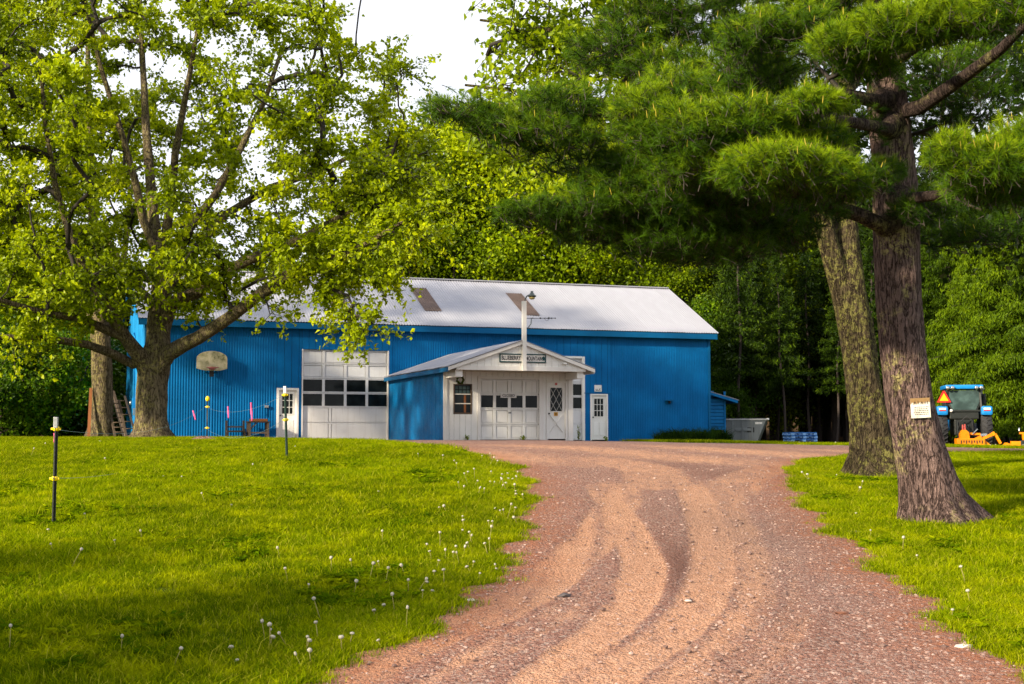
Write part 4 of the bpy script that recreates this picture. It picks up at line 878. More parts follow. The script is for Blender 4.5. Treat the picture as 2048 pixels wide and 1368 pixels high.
def on_wire(P, px):
    best = min(((abs(1024 + F_PX * q[0] / (q[1] * 1.0) - px), q) for a_, b_ in zip(P[:-1], P[1:]) for q in [tuple(Vector(a_).lerp(Vector(b_), t_ / 8)) for t_ in range(9)]), key=lambda z: z[0]); return best[1]
def ribbon(label, px, py0, py1, dxp, Y):
    a_ = at(px, py0, Y); b_ = at(px + dxp, py1, Y); n = 7; w = .024; V = []; 
    for j in range(n + 1):
        q = a_.lerp(b_, j / n); tw = .9 * math.sin(j * .9); ww = w * (.6 + .5 * math.sin(math.pi * (j + .6) / (n + 1)))
        for s_ in (-1, 1): V.append((q.x + s_ * ww * math.cos(tw), q.y + s_ * ww * math.sin(tw) * .6, q.z))
    Fs = [(2 * j, 2 * j + 1, 2 * j + 3, 2 * j + 2) for j in range(n)]; me = np_mesh('ribbon', np.array(V), np.array(Fs), [M['pink']], smooth_=True); o = obj('ribbon', me); tag(o, label, 'ribbon', 'pink flagging ribbons on the fence')
    md = o.modifiers.new('thickness', 'SOLIDIFY'); md.thickness = .002
ribbon('pink flagging ribbon left of the thin black rod post', 386, 821, 840, 5, 36.0)
ribbon('pink flagging ribbon hanging between rod post and work table', 456, 813, 836, 1, 34.0)
ribbon('long pink flagging ribbon hanging in front of the work table', 502, 805, 842, 2, 31.5)
q = at(110, 862, 17.15); ribbon('faded pink ribbon tied to the black steel fence post', 110, 866, 902, 3, 17.2)

# work table and bench against the barn, gravel heap
def bt(name, label, cat, u, v): return thing(name, label, cat, B2W(u, v, gzf(*B2W(u, v)[:2])), TH)
u_, z_ = wp(515, 842, -.6)
wt = bt('work_table', 'small wooden work table with orange-brown top against the barn', 'table', u_, -.6)
tb = wz(515, 840, -.6)
MB().box(-.28, .36, -.25, .25, tb - .05, tb + .05, b=.008).build('table_top', M['orange_brown'], wt)
MB().box(-.42, .46, -.30, .30, tb - .10, tb - .052).build('shelf_frame', M['wood_dark'], wt)
for x in (-.34, .38):
    for y in (-.24, .24): MB().box(x - .04, x + .04, y - .04, y + .04, -.05, tb - .10).build('leg', M['wood_old'], wt)
MB().box(-.36, .42, -.27, -.23, .28, .34).build('stretcher', M['wood_old'], wt); MB().bar((-.30, -.22, tb - .35), (-.08, -.22, tb - .12), .05).build('brace', M['wood_old'], wt)
bn = bt('bench', 'dark timber bench beside the work table against the barn', 'bench', wu(472, -.5), -.5)
MB().box(-.36, .36, -.2, .2, .34, .40).build('seat', M['wood_dark'], bn)
for x in (-.34, .34):
    for y in (-.18, .18): MB().box(x - .04, x + .04, y - .04, y + .04, -.05, .80 if y > 0 else .34).build('leg', M['wood_dark'], bn)
MB().box(-.30, .30, .165, .195, .52, .58).build('back_rail', M['wood_dark'], bn)
hp = on_ground(406, 884); hp = Vector((at(406, 884, 36.5).x, 36.5, 0)); hp.z = gzf(hp.x, hp.y)
Vs = []; Fs = []
n1, n2 = 9, 18
for i_ in range(n1):
    for j in range(n2):
        a_ = 2 * math.pi * j / n2; r_ = .62 * i_ / (n1 - 1); Vs.append((r_ * math.cos(a_) * (1 + .1 * math.sin(3 * a_)), r_ * math.sin(a_), .19 * (1 - (i_ / (n1 - 1)) ** 1.6) + rng.uniform(-.012, .012) - .02))
for i_ in range(n1 - 1):
    for j in range(n2): Fs.append((i_ * n2 + j, i_ * n2 + (j + 1) % n2, (i_ + 1) * n2 + (j + 1) % n2, (i_ + 1) * n2 + j))
o = obj('gravel_heap', np_mesh('gravel_heap', np.array(Vs), np.array(Fs), [M['drive']], smooth_=True)); o.location = hp; tag(o, 'low heap of reddish gravel on the lawn crest', 'gravel heap')

# ladder, plank and rail leaning at the second maple
LY = 49.5
def ladder(label, bot, top, Y0, Y1, w, mat, nr=8):
    a_ = at(*bot, Y0); a_.z = gzf(a_.x, a_.y); b_ = at(*top, Y1); t_ = thing('ladder', label, 'ladder', a_, 0, 'ladders leaning by the second tree'); d = b_ - a_; sd = Vector((w, .12, 0))
    for s_ in (-.5, .5): MB().bar(sd * s_, d + sd * s_, .07, .035).build('rail', mat, t_)
    for j in range(nr): f = (j + .7) / (nr + .4); MB().tube([tuple(d * f - sd * .5), tuple(d * f + sd * .5)], .018, 6).build('rung', M['wood_old'], t_)
ladder('pale wooden ladder leaning against the trunk with plank beside it', (243, 876), (227, 800), 47.6, 48.3, .34, M['wood_old'])
ladder('dark ladder leaning against the barn gable corner', (262, 880), (238, 792), 51.0, 52.6, .40, M['wood_dark'], 6)
a_ = at(255, 880, 50.2); a_.z = gzf(a_.x, a_.y); b_ = at(226, 782, 51.2)
tag(MB().bar((0, 0, 0), b_ - a_, .10, .04).build('timber_rail', M['wood_old']), 'long grey timber leaning between the two ladders', 'timber'); bpy.data.objects['timber_rail'].location = a_
a_ = at(177, 876, 47.2); a_.z = gzf(a_.x, a_.y); b_ = at(182, 776, 47.7)
tag(MB().bar((0, 0, 0), b_ - a_, .10, .03).build('plank', M['orange_brown']), 'orange-brown plank standing against the second tree trunk', 'plank'); bpy.data.objects['plank'].location = a_

# ------------------------------------------------------------------ trees
def unit(v): return v / (np.linalg.norm(v, axis=-1, keepdims=True) + 1e-9)
def leaf_cloud(C, size, up=.6, jit=.3, axis=None, aspect=.72, fold=.12):
    """one folded diamond-shaped leaf at each centre"""
    n = len(C); N = unit(rng.normal(size=(n, 3)) + np.array([0, 0, up]) * 1.6)
    A = rng.normal(size=(n, 3)) if axis is None else axis + rng.normal(size=(n, 3)) * jit
    A = unit(A - N * (A * N).sum(1, keepdims=True)); Bv = np.cross(N, A); s = (size * rng.uniform(.65, 1.3, n))[:, None]
    a = A * s * .5; b = Bv * s * .5 * aspect; f = N * s * fold
    V = np.stack([C - a, C + b * 1.0 - a * .15 + f, C + a - f * .6, C - b - a * .15 + f], 1).reshape(-1, 3)
    return V, np.arange(4 * n).reshape(-1, 4)

class Tree:
    """skeleton grown towards attraction points from hand-laid limbs"""
    def __init__(s): s.pos = []; s.par = []; s.fix = []; s.chains = []
    def seed(s, P, rad, parent=-1, step=.25):
        P = [np.array(p, float) for p in P]; rad = list(rad); ids = [] if parent < 0 else [parent]
        prev = parent; first = True
        for (p, q, r0, r1) in zip(P[:-1], P[1:], rad[:-1], rad[1:]):
            n = max(1, int(np.linalg.norm(q - p) / step))
            for j in range(0 if first and parent < 0 else 1, n + 1):
                t = j / n; s.pos.append(p + (q - p) * t); s.par.append(prev); s.fix.append(r0 + (r1 - r0) * t); prev = len(s.pos) - 1; ids.append(prev)
            first = False
        s.chains.append((ids, True)); return ids
    def nearest(s, p): return int(np.argmin(np.linalg.norm(np.array(s.pos) - np.array(p), axis=1)))
    def grow(s, A, sagf=.12, step=.4, minz=-9):
        A = np.asarray(A); P0 = np.array(s.pos); d0 = np.min(np.linalg.norm(A[:, None] - P0[None], axis=2), 1); s.tips = []
        buf = np.zeros((len(P0) + len(A) * 40, 3)); buf[:len(P0)] = P0; n0 = len(P0); base = np.array([max(0, p[2]) for p in s.pos])
        for a in A[np.argsort(d0)]:
            P = buf[:n0]; D = P - a; dist = np.sqrt((D * D).sum(1)); cost = dist + .35 * np.clip(D[:, 2] + .2 * dist, 0, None) * 1.0
            cost[P[:, 2] < minz] += 50
            i = int(np.argmin(cost)); p = P[i]; L = np.linalg.norm(a - p); n = max(2, min(38, int(L / step) + 1))
            up = np.array([0, 0, 1.0]); j_ = rng.normal(size=3) * .10 * L; ids = [i]; prev = i
            for k in range(1, n + 1):
                t = k / n; q = p + (a - p) * t + (up * sagf * L + j_) * math.sin(math.pi * t) * .8 + rng.normal(size=3) * .03 * L * (t < 1)
                buf[n0] = q; s.pos.append(q); s.par.append(prev); s.fix.append(0.0); prev = n0; ids.append(n0); n0 += 1
            s.chains.append((ids, False)); s.tips.append(n0 - 1)
        return s
    def radii(s, tip=.012, pw=.46):
        cnt = np.zeros(len(s.pos))
        for t in s.tips: cnt[t] += 1
        for i in range(len(s.pos) - 1, -1, -1):
            if s.par[i] >= 0: cnt[s.par[i]] += cnt[i]
        r = tip * np.maximum(cnt, .6) ** pw; fx = np.array(s.fix); s.r = np.where(fx > 0, fx, np.minimum(r, .16)); return s
    def wood(s, sides_main=16, sides=5, flare=None):
        """returns meshes: one for each hand-laid limb, one for all grown branches"""
        P = np.array(s.pos); mains = []; Vs, Fs, o = [], [], 0
        for ids, main in s.chains:
            pts = P[ids]; r = s.r[ids].copy()
            if main:
                V, Fq = tube_arr(pts, r, sides_main)
                mains.append((V, Fq, pts, r))
            else:
                r[0] = min(r[0], r[1] * 1.3) if len(r) > 1 else r[0]; r[-1] *= .5
                V, Fq = tube_arr(pts, r, sides if r[1] > .03 else 4); Vs.append(V); Fs.append(Fq + o); o += len(V)
        return mains, (np.concatenate(Vs), np.concatenate(Fs)) if Vs else None
    def foliage(s, n_leaf, spread, size, up=.5, flat=.55, chain=True, tintvar=.25, twigs=0):
        P = np.array(s.pos); C = []; T = []; AX = []; s.twig = []
        par = np.array(s.par)
        for t in s.tips:
            c = P[t]; k = max(6, int(n_leaf * rng.uniform(.55, 1.4))); base = np.clip(rng.normal(.5, tintvar), .05, .95); sp_ = spread * rng.uniform(.7, 1.25)
            back = P[par[par[t]]] if par[t] >= 0 and par[par[t]] >= 0 else c
            if twigs:
                dr = unit(c - back) if np.linalg.norm(c - back) > 1e-6 else np.array([0, 0, 1.0])
                for _ in range(twigs):
                    d = unit(dr * .55 + rng.normal(size=3) * np.array([.75, .75, .42]) + np.array([0, 0, .12])); L = sp_ * rng.uniform(.6, 1.5); m_ = max(3, int(k / twigs)); u = rng.uniform(.1, 1, m_) ** .8; st_ = c + (back - c) * rng.uniform(0, .9)
                    pos_ = st_ + d * (L * u)[:, None] - np.array([0, 0, 1.0]) * (.16 * L * u * u)[:, None]; s.twig.append((st_, st_ + d * L * .5 - np.array([0, 0, .04 * L]), st_ + d * L - np.array([0, 0, .16 * L])))
                    C.append(pos_ + rng.normal(size=(m_, 3)) * np.array([.085, .085, .07])); AX.append(np.tile(d * .5 + np.array([0, 0, -.55]), (m_, 1))); T.append(np.clip(base + .22 * (u - .5) + rng.normal(0, .16, m_), 0, 1))
            else:
                g = rng.normal(size=(k, 3)) * np.array([sp_, sp_, sp_ * flat]) * .55
                w = rng.uniform(0, 1, (k, 1)) ** 2; C.append(c + (back - c) * w + g); T.append(np.clip(base + rng.normal(0, .18, k), 0, 1))
        C = np.concatenate(C); T = np.concatenate(T)
        V, Fq = leaf_cloud(C, size, up, .55, np.concatenate(AX) if AX else None); return V, Fq, np.repeat(T, 4)

def rough_trunk(V, Fq, pts, r, k, base_z, flare=.0, lobes=5, ph=0.0, lump=.04):
    """root flare and lumps on a tube made by tube_arr"""
    V = V.reshape(len(pts), k, 3).copy(); a = np.arange(k) * 2 * math.pi / k
    for i, c in enumerate(pts):
        h = c[2] - base_z; f = flare * np.exp(-max(h, 0) / .28); lob = 1 + f * (.55 + .75 * np.maximum(0, np.sin(lobes * a / 1.0 + ph)) ** 1.5)
        lob = lob * (1 + lump * np.sin(3 * a + c[2] * 2.1) + lump * .7 * np.sin(7 * a - c[2] * 3.7) + lump * .5 * np.sin(2 * a + c[2] * 5.3))
        D = V[i] - c; D[:, :2] *= lob[:, None]; V[i] = c + D
    return V.reshape(-1, 3), Fq
def add_tree(name, label, cat, base, T, barkm, leafm, fol, k=16, flare=.6, group=None, limbm=None, lump=.04, lobes=5):
    t_ = thing(name, label, cat, tuple(base), 0, group); off = np.array(base); mains, grown = T.wood(k)
    for j, (V, Fq, pts, r) in enumerate(mains):
        if j == 0: V, Fq = rough_trunk(V, Fq, pts, r, k, base[2], flare, lobes, 1.1, lump)
        else: V, Fq = rough_trunk(V, Fq, pts, r, k, -99, 0, 5, j, lump)
        obj('trunk' if j == 0 else 'limb', np_mesh('trunk' if j == 0 else 'limb', V - off, Fq, [barkm if j == 0 or limbm is None else limbm], smooth_=True), t_)
    if grown: obj('branches', np_mesh('branches', grown[0] - off, grown[1], [M['bark_twig']], smooth_=True), t_)['kind'] = 'stuff'
    if getattr(T, 'twig', None):
        Vs, Fs, o_ = [], [], 0
        for tw_ in T.twig: V, Fq = tube_arr(tw_, [.011, .008, .004], 3); Vs.append(V); Fs.append(Fq + o_); o_ += len(V)
        obj('twigs', np_mesh('twigs', np.concatenate(Vs) - off, np.concatenate(Fs), [M['bark_twig']]), t_)['kind'] = 'stuff'
    if fol is not None: obj('crown', np_mesh('crown', fol[0] - off, fol[1], [leafm], {'tint': fol[2]}), t_)
    return t_

def pixline(L, Y):
    """(px, py, depth offset, radius px) -> points and radii in metres"""
    return [tuple(at(a, b, Y + c)) for a, b, c, d in L], [d / ppm(Y + c) for a, b, c, d in L]
def ell(n, c, r, lo=.35, zmin=-9, pw=.45):
    out = []
    while len(out) < n:
        v = rng.normal(size=3); v /= np.linalg.norm(v); q = np.array(c) + v * np.array(r) * rng.uniform(lo ** (1 / pw), 1) ** pw
        if q[2] > zmin: out.append(q)
    return out

# ---- the big maple in front of the barn's left corner
MY = 42.0
mt = Tree()
P, r = pixline([(306, 886, 0, 37), (304, 860, 0, 32), (303, 820, 0, 30.5), (303, 780, 0, 30), (306, 745, 0, 32), (311, 715, 0, 31), (316, 690, 0, 25), (319, 650, .1, 23.5), (322, 610, .2, 22), (323, 575, .2, 20), (320, 540, .3, 17), (314, 500, .4, 14), (308, 440, .6, 12), (300, 360, 1, 10), (292, 250, 1.6, 8), (285, 120, 2.2, 6), (280, 0, 2.6, 4)], MY)
tk = mt.seed(P, r)
def limb(T, L, Y):
    P, r = pixline(L, Y); i = T.nearest(P[0]); return T.seed(P, r, i)
for L in ([(316, 735, -.1, 20), (336, 708, -.3, 17), (366, 690, -.5, 15), (396, 676, -.7, 13.5), (454, 638, -1.0, 12.5), (513, 594, -1.4, 12), (571, 553, -1.8, 11), (630, 529, -2.2, 9), (700, 505, -2.8, 7), (765, 468, -3.4, 5), (830, 430, -4, 3)],
          [(330, 640, .1, 14), (346, 604, 0, 13), (396, 584, -.3, 12), (443, 546, -.7, 11), (520, 510, -1.1, 9.5), (600, 478, -1.5, 8), (690, 430, -2, 6.5), (760, 370, -2.6, 5), (800, 320, -3, 3)],
          [(298, 735, -.2, 18), (270, 700, -.5, 15), (249, 672, -.8, 13), (224, 632, -1.2, 12), (199, 592, -1.6, 10.5), (170, 540, -2, 9), (140, 470, -2.4, 7.5), (110, 370, -2.8, 6), (90, 240, -3.2, 4.5), (80, 120, -3.6, 3)],
          [(249, 674, -.8, 10), (211, 659, -1.2, 9), (162, 637, -1.8, 8), (112, 630, -2.4, 7), (60, 618, -3, 6), (0, 600, -3.6, 5), (-80, 570, -4.2, 3.5)],
          [(278, 736, -.1, 11), (250, 720, -.4, 9.5), (224, 707, -.8, 9), (174, 689, -1.4, 8), (99, 678, -2.2, 7), (0, 674, -3.0, 6), (-120, 650, -4, 4)],
          [(322, 560, .2, 13), (352, 505, .6, 11), (380, 455, 1, 9.5), (430, 390, 1.5, 8), (480, 300, 2.0, 6.5), (530, 200, 2.5, 5), (570, 80, 3, 3.5)],
          [(318, 530, .3, 12), (332, 470, 0, 10), (342, 400, -.4, 9), (350, 310, -.9, 7.5), (370, 200, -1.4, 6), (395, 60, -2, 4)],
          [(316, 510, .4, 10), (286, 440, .2, 8.5), (270, 360, -.1, 7.5), (238, 250, -.4, 6), (200, 130, -.8, 4.5), (170, 0, -1, 3)],
          [(326, 590, .2, 11), (372, 520, 1.2, 9.5), (450, 430, 2.0, 8), (540, 375, 2.8, 7), (650, 340, 3.4, 5.5), (740, 290, 4.0, 3.5)],
          [(308, 610, .2, 9), (280, 580, .8, 8), (262, 555, 1.4, 7), (225, 500, 2.2, 6), (180, 420, 3.2, 5), (120, 330, 4, 3.5)]): limb(mt, L, MY)
mc = at(315, 880, MY)
A = ell(370, (mc.x - .3, MY, 9.4), (8.4, 7.2, 7.6), .5, 3.6) + ell(80, (mc.x + 1, MY - 1, 6.6), (7.6, 5.5, 3.4), .45, 3.2)
def keep(q):
    px = 1024 + F_PX * q[0] / q[1]; z = q[2]
    if z < 4.9 and 250 < px < 640 and q[1] < 47: return z > 4.1 and rng.uniform() < .35      # open view onto the wall
    if q[1] < 40.5 and 150 < px < 560 and 5.2 < z < 11: return rng.uniform() < .42            # open front shows the limbs
    return True
A = [q for q in A if keep(q)]
for px, py, dY in ((690, 640, -3), (745, 645, -3.3), (640, 590, -2.6), (705, 610, -3), (540, 630, -2), (450, 600, -1.2), (715, 680, -3.3), (600, 560, -2), (690, 550, -2.4), (790, 550, -3.6),
                   (700, 480, -3), (740, 450, -3.4), (770, 430, -3), (790, 470, -3.6), (815, 440, -4), (840, 410, -4.2), (760, 400, -3), (720, 390, -2.6), (800, 390, -3.4), (830, 360, -3.4), (690, 520, -2.6), (760, 510, -3.4), (820, 500, -4), (850, 470, -4.2), (640, 500, -2), (810, 340, -3.2), (120, 700, -2.6), (60, 650, -3), (30, 690, -3.2), (190, 650, -1.6), (150, 610, -2.2), (100, 590, -2.6), (60, 560, -2.8), (210, 560, -1.5), (250, 600, -1), (380, 620, -1), (400, 560, -1.2), (450, 570, -1.5), (300, 560, -1.8), (350, 530, -1.6), (270, 540, -1.4)): A.append(np.array(at(px, py, MY + dY)))
mt.grow(A, .10, .4, 2.0).radii(.024, .5)
add_tree('maple_tree', 'large spreading maple with lichened trunk before the barn corner', 'tree', (mc.x, MY, gzf(mc.x, MY)), mt, M['bark_maple'], M['leaf_maple'], mt.foliage(300, .90, .145, .45, .62, True, .22, 10), 18, .5, lump=.045)

# ---- second broadleaf trunk behind it
SY = 48.0; st = Tree()
P, r = pixline([(200, 884, 0, 27), (202, 850, 0, 23), (204, 800, 0, 21), (204, 740, 0, 20.5), (202, 690, 0, 20), (199, 640, 0, 17), (196, 590, 0, 14), (192, 540, .1, 12), (186, 440, .2, 10), (180, 300, .3, 8), (176, 120, .4, 5), (172, -60, .4, 3)], SY); st.seed(P, r)
for L in ([(204, 690, 0, 12), (222, 640, .6, 10), (236, 590, 1.2, 8), (250, 500, 2, 6), (262, 380, 2.6, 4)], [(200, 660, 0, 11), (170, 610, .6, 9), (130, 560, 1.2, 7.5), (70, 470, 2, 6), (10, 380, 2.6, 4)]): limb(st, L, SY)
sc_ = at(200, 880, SY); A = ell(140, (sc_.x - 3.2, SY + .5, 10.6), (6.2, 5.0, 6.0), .4, 5.2); st.grow(A, .12, .45, 3).radii(.018, .5)
add_tree('broadleaf_tree', 'broadleaf tree with straight trunk and leaning plank left of the big maple', 'tree', (sc_.x, SY, gzf(sc_.x, SY)), st, M['bark_maple'], M['leaf_maple'], st.foliage(220, .9, .155, .45, .6, True, .22, 8), 14, .35)

# ---- double-stemmed mossy tree by the driveway
OY = 24.3; ot = Tree()
P, r = pixline([(1750, 990, 0, 56), (1749, 960, 0, 51), (1749, 935, 0, 47), (1746, 900, 0, 43), (1739, 850, 0, 39), (1731, 790, 0, 35), (1722, 720, 0, 34), (1712, 660, 0, 34), (1704, 610, 0, 32), (1697, 560, 0, 29), (1692, 490, .1, 27), (1688, 420, .2, 26), (1686, 330, .3, 24), (1684, 200, .4, 21), (1682, 0, .5, 17), (1680, -250, .5, 12), (1680, -520, .5, 7)], OY); ot.seed(P, r)
limb(ot, [(1700, 640, -.02, 24), (1684, 585, -.06, 22), (1666, 520, -.1, 21), (1652, 470, -.1, 20), (1638, 415, -.1, 20), (1615, 330, -.2, 18), (1580, 200, -.2, 16), (1530, 20, -.3, 13), (1480, -200, -.4, 9)], OY)
for L in ([(1610, 300, -.2, 12), (1520, 210, .2, 10), (1400, 130, .6, 9), (1280, 90, 1, 7), (1150, 70, 1.4, 5.5), (1040, 50, 1.6, 4), (960, 40, 1.8, 2.5)], [(1580, 200, -.2, 11), (1480, 60, .4, 9), (1360, -60, .8, 7), (1220, -120, 1.2, 5), (1090, -150, 1.5, 3)], [(1625, 350, -.2, 9), (1500, 300, .6, 8), (1340, 240, 1.4, 7), (1200, 200, 2, 5.5), (1060, 185, 2.4, 4), (930, 170, 2.6, 2.5)], [(1684, 200, .4, 12), (1780, 60, 1.4, 9), (1900, -40, 2.4, 7), (2020, -120, 3, 4)]): limb(ot, L, OY)
oc = at(1749, 945, OY); A = []
for _ in range(230):
    px, py = rng.uniform(890, 1330), rng.uniform(-260, 335)
    if px < 1010 and py < 250 and not (40 < py < 240 and rng.uniform() < .5): continue
    if px + 260 * (py < 60) * rng.uniform() < 960: continue
    A.append(np.array(at(px, py, OY + rng.uniform(-2.2, 3.6))))
A += ell(110, (oc.x - .5, OY + 1, 10.5), (5, 4.5, 3.6), .3, 7.2); A += ell(30, (oc.x + 4.5, OY + 4, 8), (3, 3, 2.5), .3, 5.0)
ot.grow(A, .10, .35, 2.6).radii(.009)
add_tree('mossy_tree', 'mossy double-stemmed broadleaf tree at the driveway edge', 'tree', (oc.x, OY, gzf(oc.x, OY)), ot, M['bark_moss'], M['leaf_oak'], ot.foliage(84, .6, .125, .3, .6, True, .22, 5), 30, .55, lump=.05, lobes=6)

# ---- the white pine with the notice
PY = 17.75; pt = Tree()
P, r = pixline([(1884, 1062, 0, 66), (1873, 1030, 0, 58), (1864, 1000, 0, 55), (1851, 950, 0, 53), (1838, 900, 0, 49.5), (1819, 800, 0, 46), (1807, 700, 0, 45), (1797, 600, 0, 44.5), (1793, 500, 0, 46), (1791, 400, 0, 45.5), (1785, 300, 0, 42), (1776, 200, 0, 40), (1768, 100, 0, 38), (1760, 0, 0, 36), (1745, -250, 0, 30), (1735, -600, 0, 20), (1730, -900, 0, 10)], PY); pt.seed(P, r)
for L in ([(1800, 470, -.1, 18), (1720, 430, -.5, 15), (1620, 400, -.9, 13), (1500, 400, -1.3, 11), (1380, 410, -1.6, 9), (1240, 425, -1.8, 7), (1120, 430, -1.9, 5), (1010, 425, -2, 3)],
          [(1795, 330, -.2, 16), (1700, 345, -1.0, 13), (1600, 330, -1.7, 11), (1480, 330, -2.1, 8), (1360, 320, -2.4, 6), (1270, 300, -2.6, 3)],
          [(1790, 210, -.2, 15), (1690, 190, -.8, 13), (1580, 230, -1.4, 11), (1450, 240, -1.8, 9), (1300, 235, -2, 7), (1150, 225, -2, 5), (1000, 235, -2, 4), (870, 225, -2, 2.5)],
          [(1775, 230, .2, 17), (1840, 215, -.5, 15), (1920, 160, -1.3, 13), (2000, 100, -2.2, 11), (2080, 20, -3, 8)], [(1790, 400, -.2, 13), (1880, 390, -1.4, 10), (1960, 360, -2.4, 8), (2060, 330, -3.2, 5)],
          [(1775, 120, -.2, 14), (1700, 60, -1.0, 12), (1600, 50, -1.5, 8), (1500, 70, -1.9, 4)], [(1770, 60, 0, 14), (1650, 0, .4, 11), (1500, -10, .6, 9), (1350, 30, .6, 7), (1220, 70, .4, 5)],
          [(1790, 120, -.3, 13), (1840, 90, -1.8, 10), (1880, 70, -3, 7)], [(1790, 260, -.3, 13), (1680, 240, -1.9, 10), (1620, 215, -2.8, 6)]): limb(pt, L, PY)
#        px    py   dY   rx  ry  n   tint: high on lit pads, low on shaded ones
PADS = [(1510, 70, -2.4, 90, 40, 170, .5), (1600, 50, -2.4, 90, 36, 170, .5), (920, 222, -2.0, 85, 24, 90, .3), (1010, 250, -2.0, 90, 30, 130, .35), (1120, 215, -1.9, 110, 45, 190, .35), (1100, 275, -2, 130, 30, 170, .4),
        (1230, 100, .3, 110, 55, 210, .3), (1300, 50, .5, 120, 55, 230, .3), (1420, 40, .2, 130, 60, 250, .35), (1330, 140, .0, 110, 45, 180, .35),
        (1290, 240, -2.8, 75, 70, 260, .55), (1380, 270, -3.0, 110, 60, 330, .6), (1480, 250, -3.1, 110, 50, 280, .6), (1420, 340, -2.8, 130, 34, 240, .5), (1350, 190, -2.4, 90, 50, 190, .5), (1500, 150, -1.5, 110, 60, 230, .4),
        (1490, 345, -3.6, 60, 36, 190, .7), (1560, 325, -3.7, 80, 34, 240, .75), (1640, 345, -3.5, 80, 34, 230, .7), (1690, 375, -3.2, 50, 24, 120, .55), (1600, 375, -3, 70, 24, 130, .5), (1620, 290, -2.8, 90, 40, 200, .55),
        (1630, 205, -3.4, 55, 22, 150, .75), (1590, 235, -3.0, 50, 24, 90, .6), (1700, 90, -3.4, 90, 36, 240, .7), (1790, 60, -3.8, 100, 45, 320, .75), (1880, 40, -3.8, 90, 45, 280, .7), (1740, 130, -3.2, 60, 30, 140, .6), (1960, 30, -3.4, 90, 50, 230, .6),
        (1990, 20, -4.2, 70, 45, 190, .7), (1910, 310, -4.2, 55, 36, 190, .7), (1980, 330, -4.2, 85, 44, 300, .65), (2040, 300, -4.0, 70, 50, 220, .6), (1960, 375, -3.6, 80, 22, 130, .45), (2030, 375, -3.8, 60, 26, 120, .5),
        (1060, 425, -2.0, 75, 24, 120, .22), (1160, 420, -1.9, 110, 34, 220, .2), (1280, 420, -1.8, 120, 44, 300, .18), (1400, 440, -1.5, 130, 52, 320, .15), (1500, 430, -1.3, 110, 44, 230, .15), (1330, 490, -1.6, 120, 30, 180, .15), (1180, 465, -1.6, 90, 26, 120, .12), (1420, 500, -1.2, 140, 34, 260, .12), (1560, 470, -.9, 90, 34, 150, .12), (1300, 450, -.9, 150, 44, 280, .12), (1620, 430, -.8, 80, 34, 130, .15), (1420, 130, .6, 160, 80, 300, .2), (1560, 220, .4, 150, 90, 300, .15), (1640, 120, .8, 140, 80, 260, .15), (1850, 240, .5, 120, 80, 200, .12), (1980, 150, .4, 120, 80, 240, .15), (1900, 480, .2, 60, 26, 60, .12), (1980, 460, .2, 100, 36, 120, .1), (1300, 330, -1.6, 130, 34, 220, .3), (1180, 330, -1.2, 110, 24, 120, .25), (1520, 290, -1.6, 120, 44, 220, .3), (1240, 380, -1.7, 120, 30, 180, .2), (1440, 390, -1.8, 120, 36, 210, .2),
        (1560, 110, -.4, 120, 70, 230, .25), (1640, 20, -.6, 110, 45, 190, .3), (1900, 150, -.6, 120, 60, 230, .2), (1850, 420, -.6, 70, 40, 110, .15), (1950, 220, -.4, 110, 50, 180, .15), (1480, 200, -.2, 120, 60, 190, .2), (1700, 260, -.8, 70, 50, 100, .2), (1760, 350, -.9, 60, 30, 90, .3),
        (1750, -80, -1, 200, 70, 260, .5), (1500, -90, -1, 200, 70, 260, .5), (1950, -90, -1.5, 200, 70, 240, .5), (1250, -60, 0, 150, 50, 150, .4), (1700, -260, 0, 260, 80, 260, .5), (1700, -460, 0, 200, 90, 200, .5)]
A = []; tufts_c, tufts_d, tufts_t = [], [], []
for px, py, dY, rx, ry, n, ti in PADS:
    Y = PY + dY; c = np.array(at(px, py, Y)); sx, sz = rx / ppm(Y), ry / ppm(Y); n = int(n * (1.75 if ti > .25 else 1.3))
    for _ in range(max(2, n // 45)): A.append(c + np.array([rng.uniform(-.7, .7) * sx, rng.uniform(-.6, .6) * sx, rng.uniform(-.6, .0) * sz]))
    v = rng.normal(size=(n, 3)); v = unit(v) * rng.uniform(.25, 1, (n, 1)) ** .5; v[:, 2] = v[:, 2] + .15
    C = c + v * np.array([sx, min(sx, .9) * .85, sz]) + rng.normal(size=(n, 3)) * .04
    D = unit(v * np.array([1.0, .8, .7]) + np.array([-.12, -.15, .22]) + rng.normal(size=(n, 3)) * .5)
    tufts_c.append(C); tufts_d.append(D); tufts_t.append(np.clip(ti * .55 + .15 + .28 * v[:, 2] + rng.normal(0, .12, n), 0, 1))  # lit look of each pad and its brighter top put into needle tint
C = np.concatenate(tufts_c); D = np.concatenate(tufts_d); TT = np.concatenate(tufts_t)
pt.grow(A, .03, .3, 1.4).radii(.008)
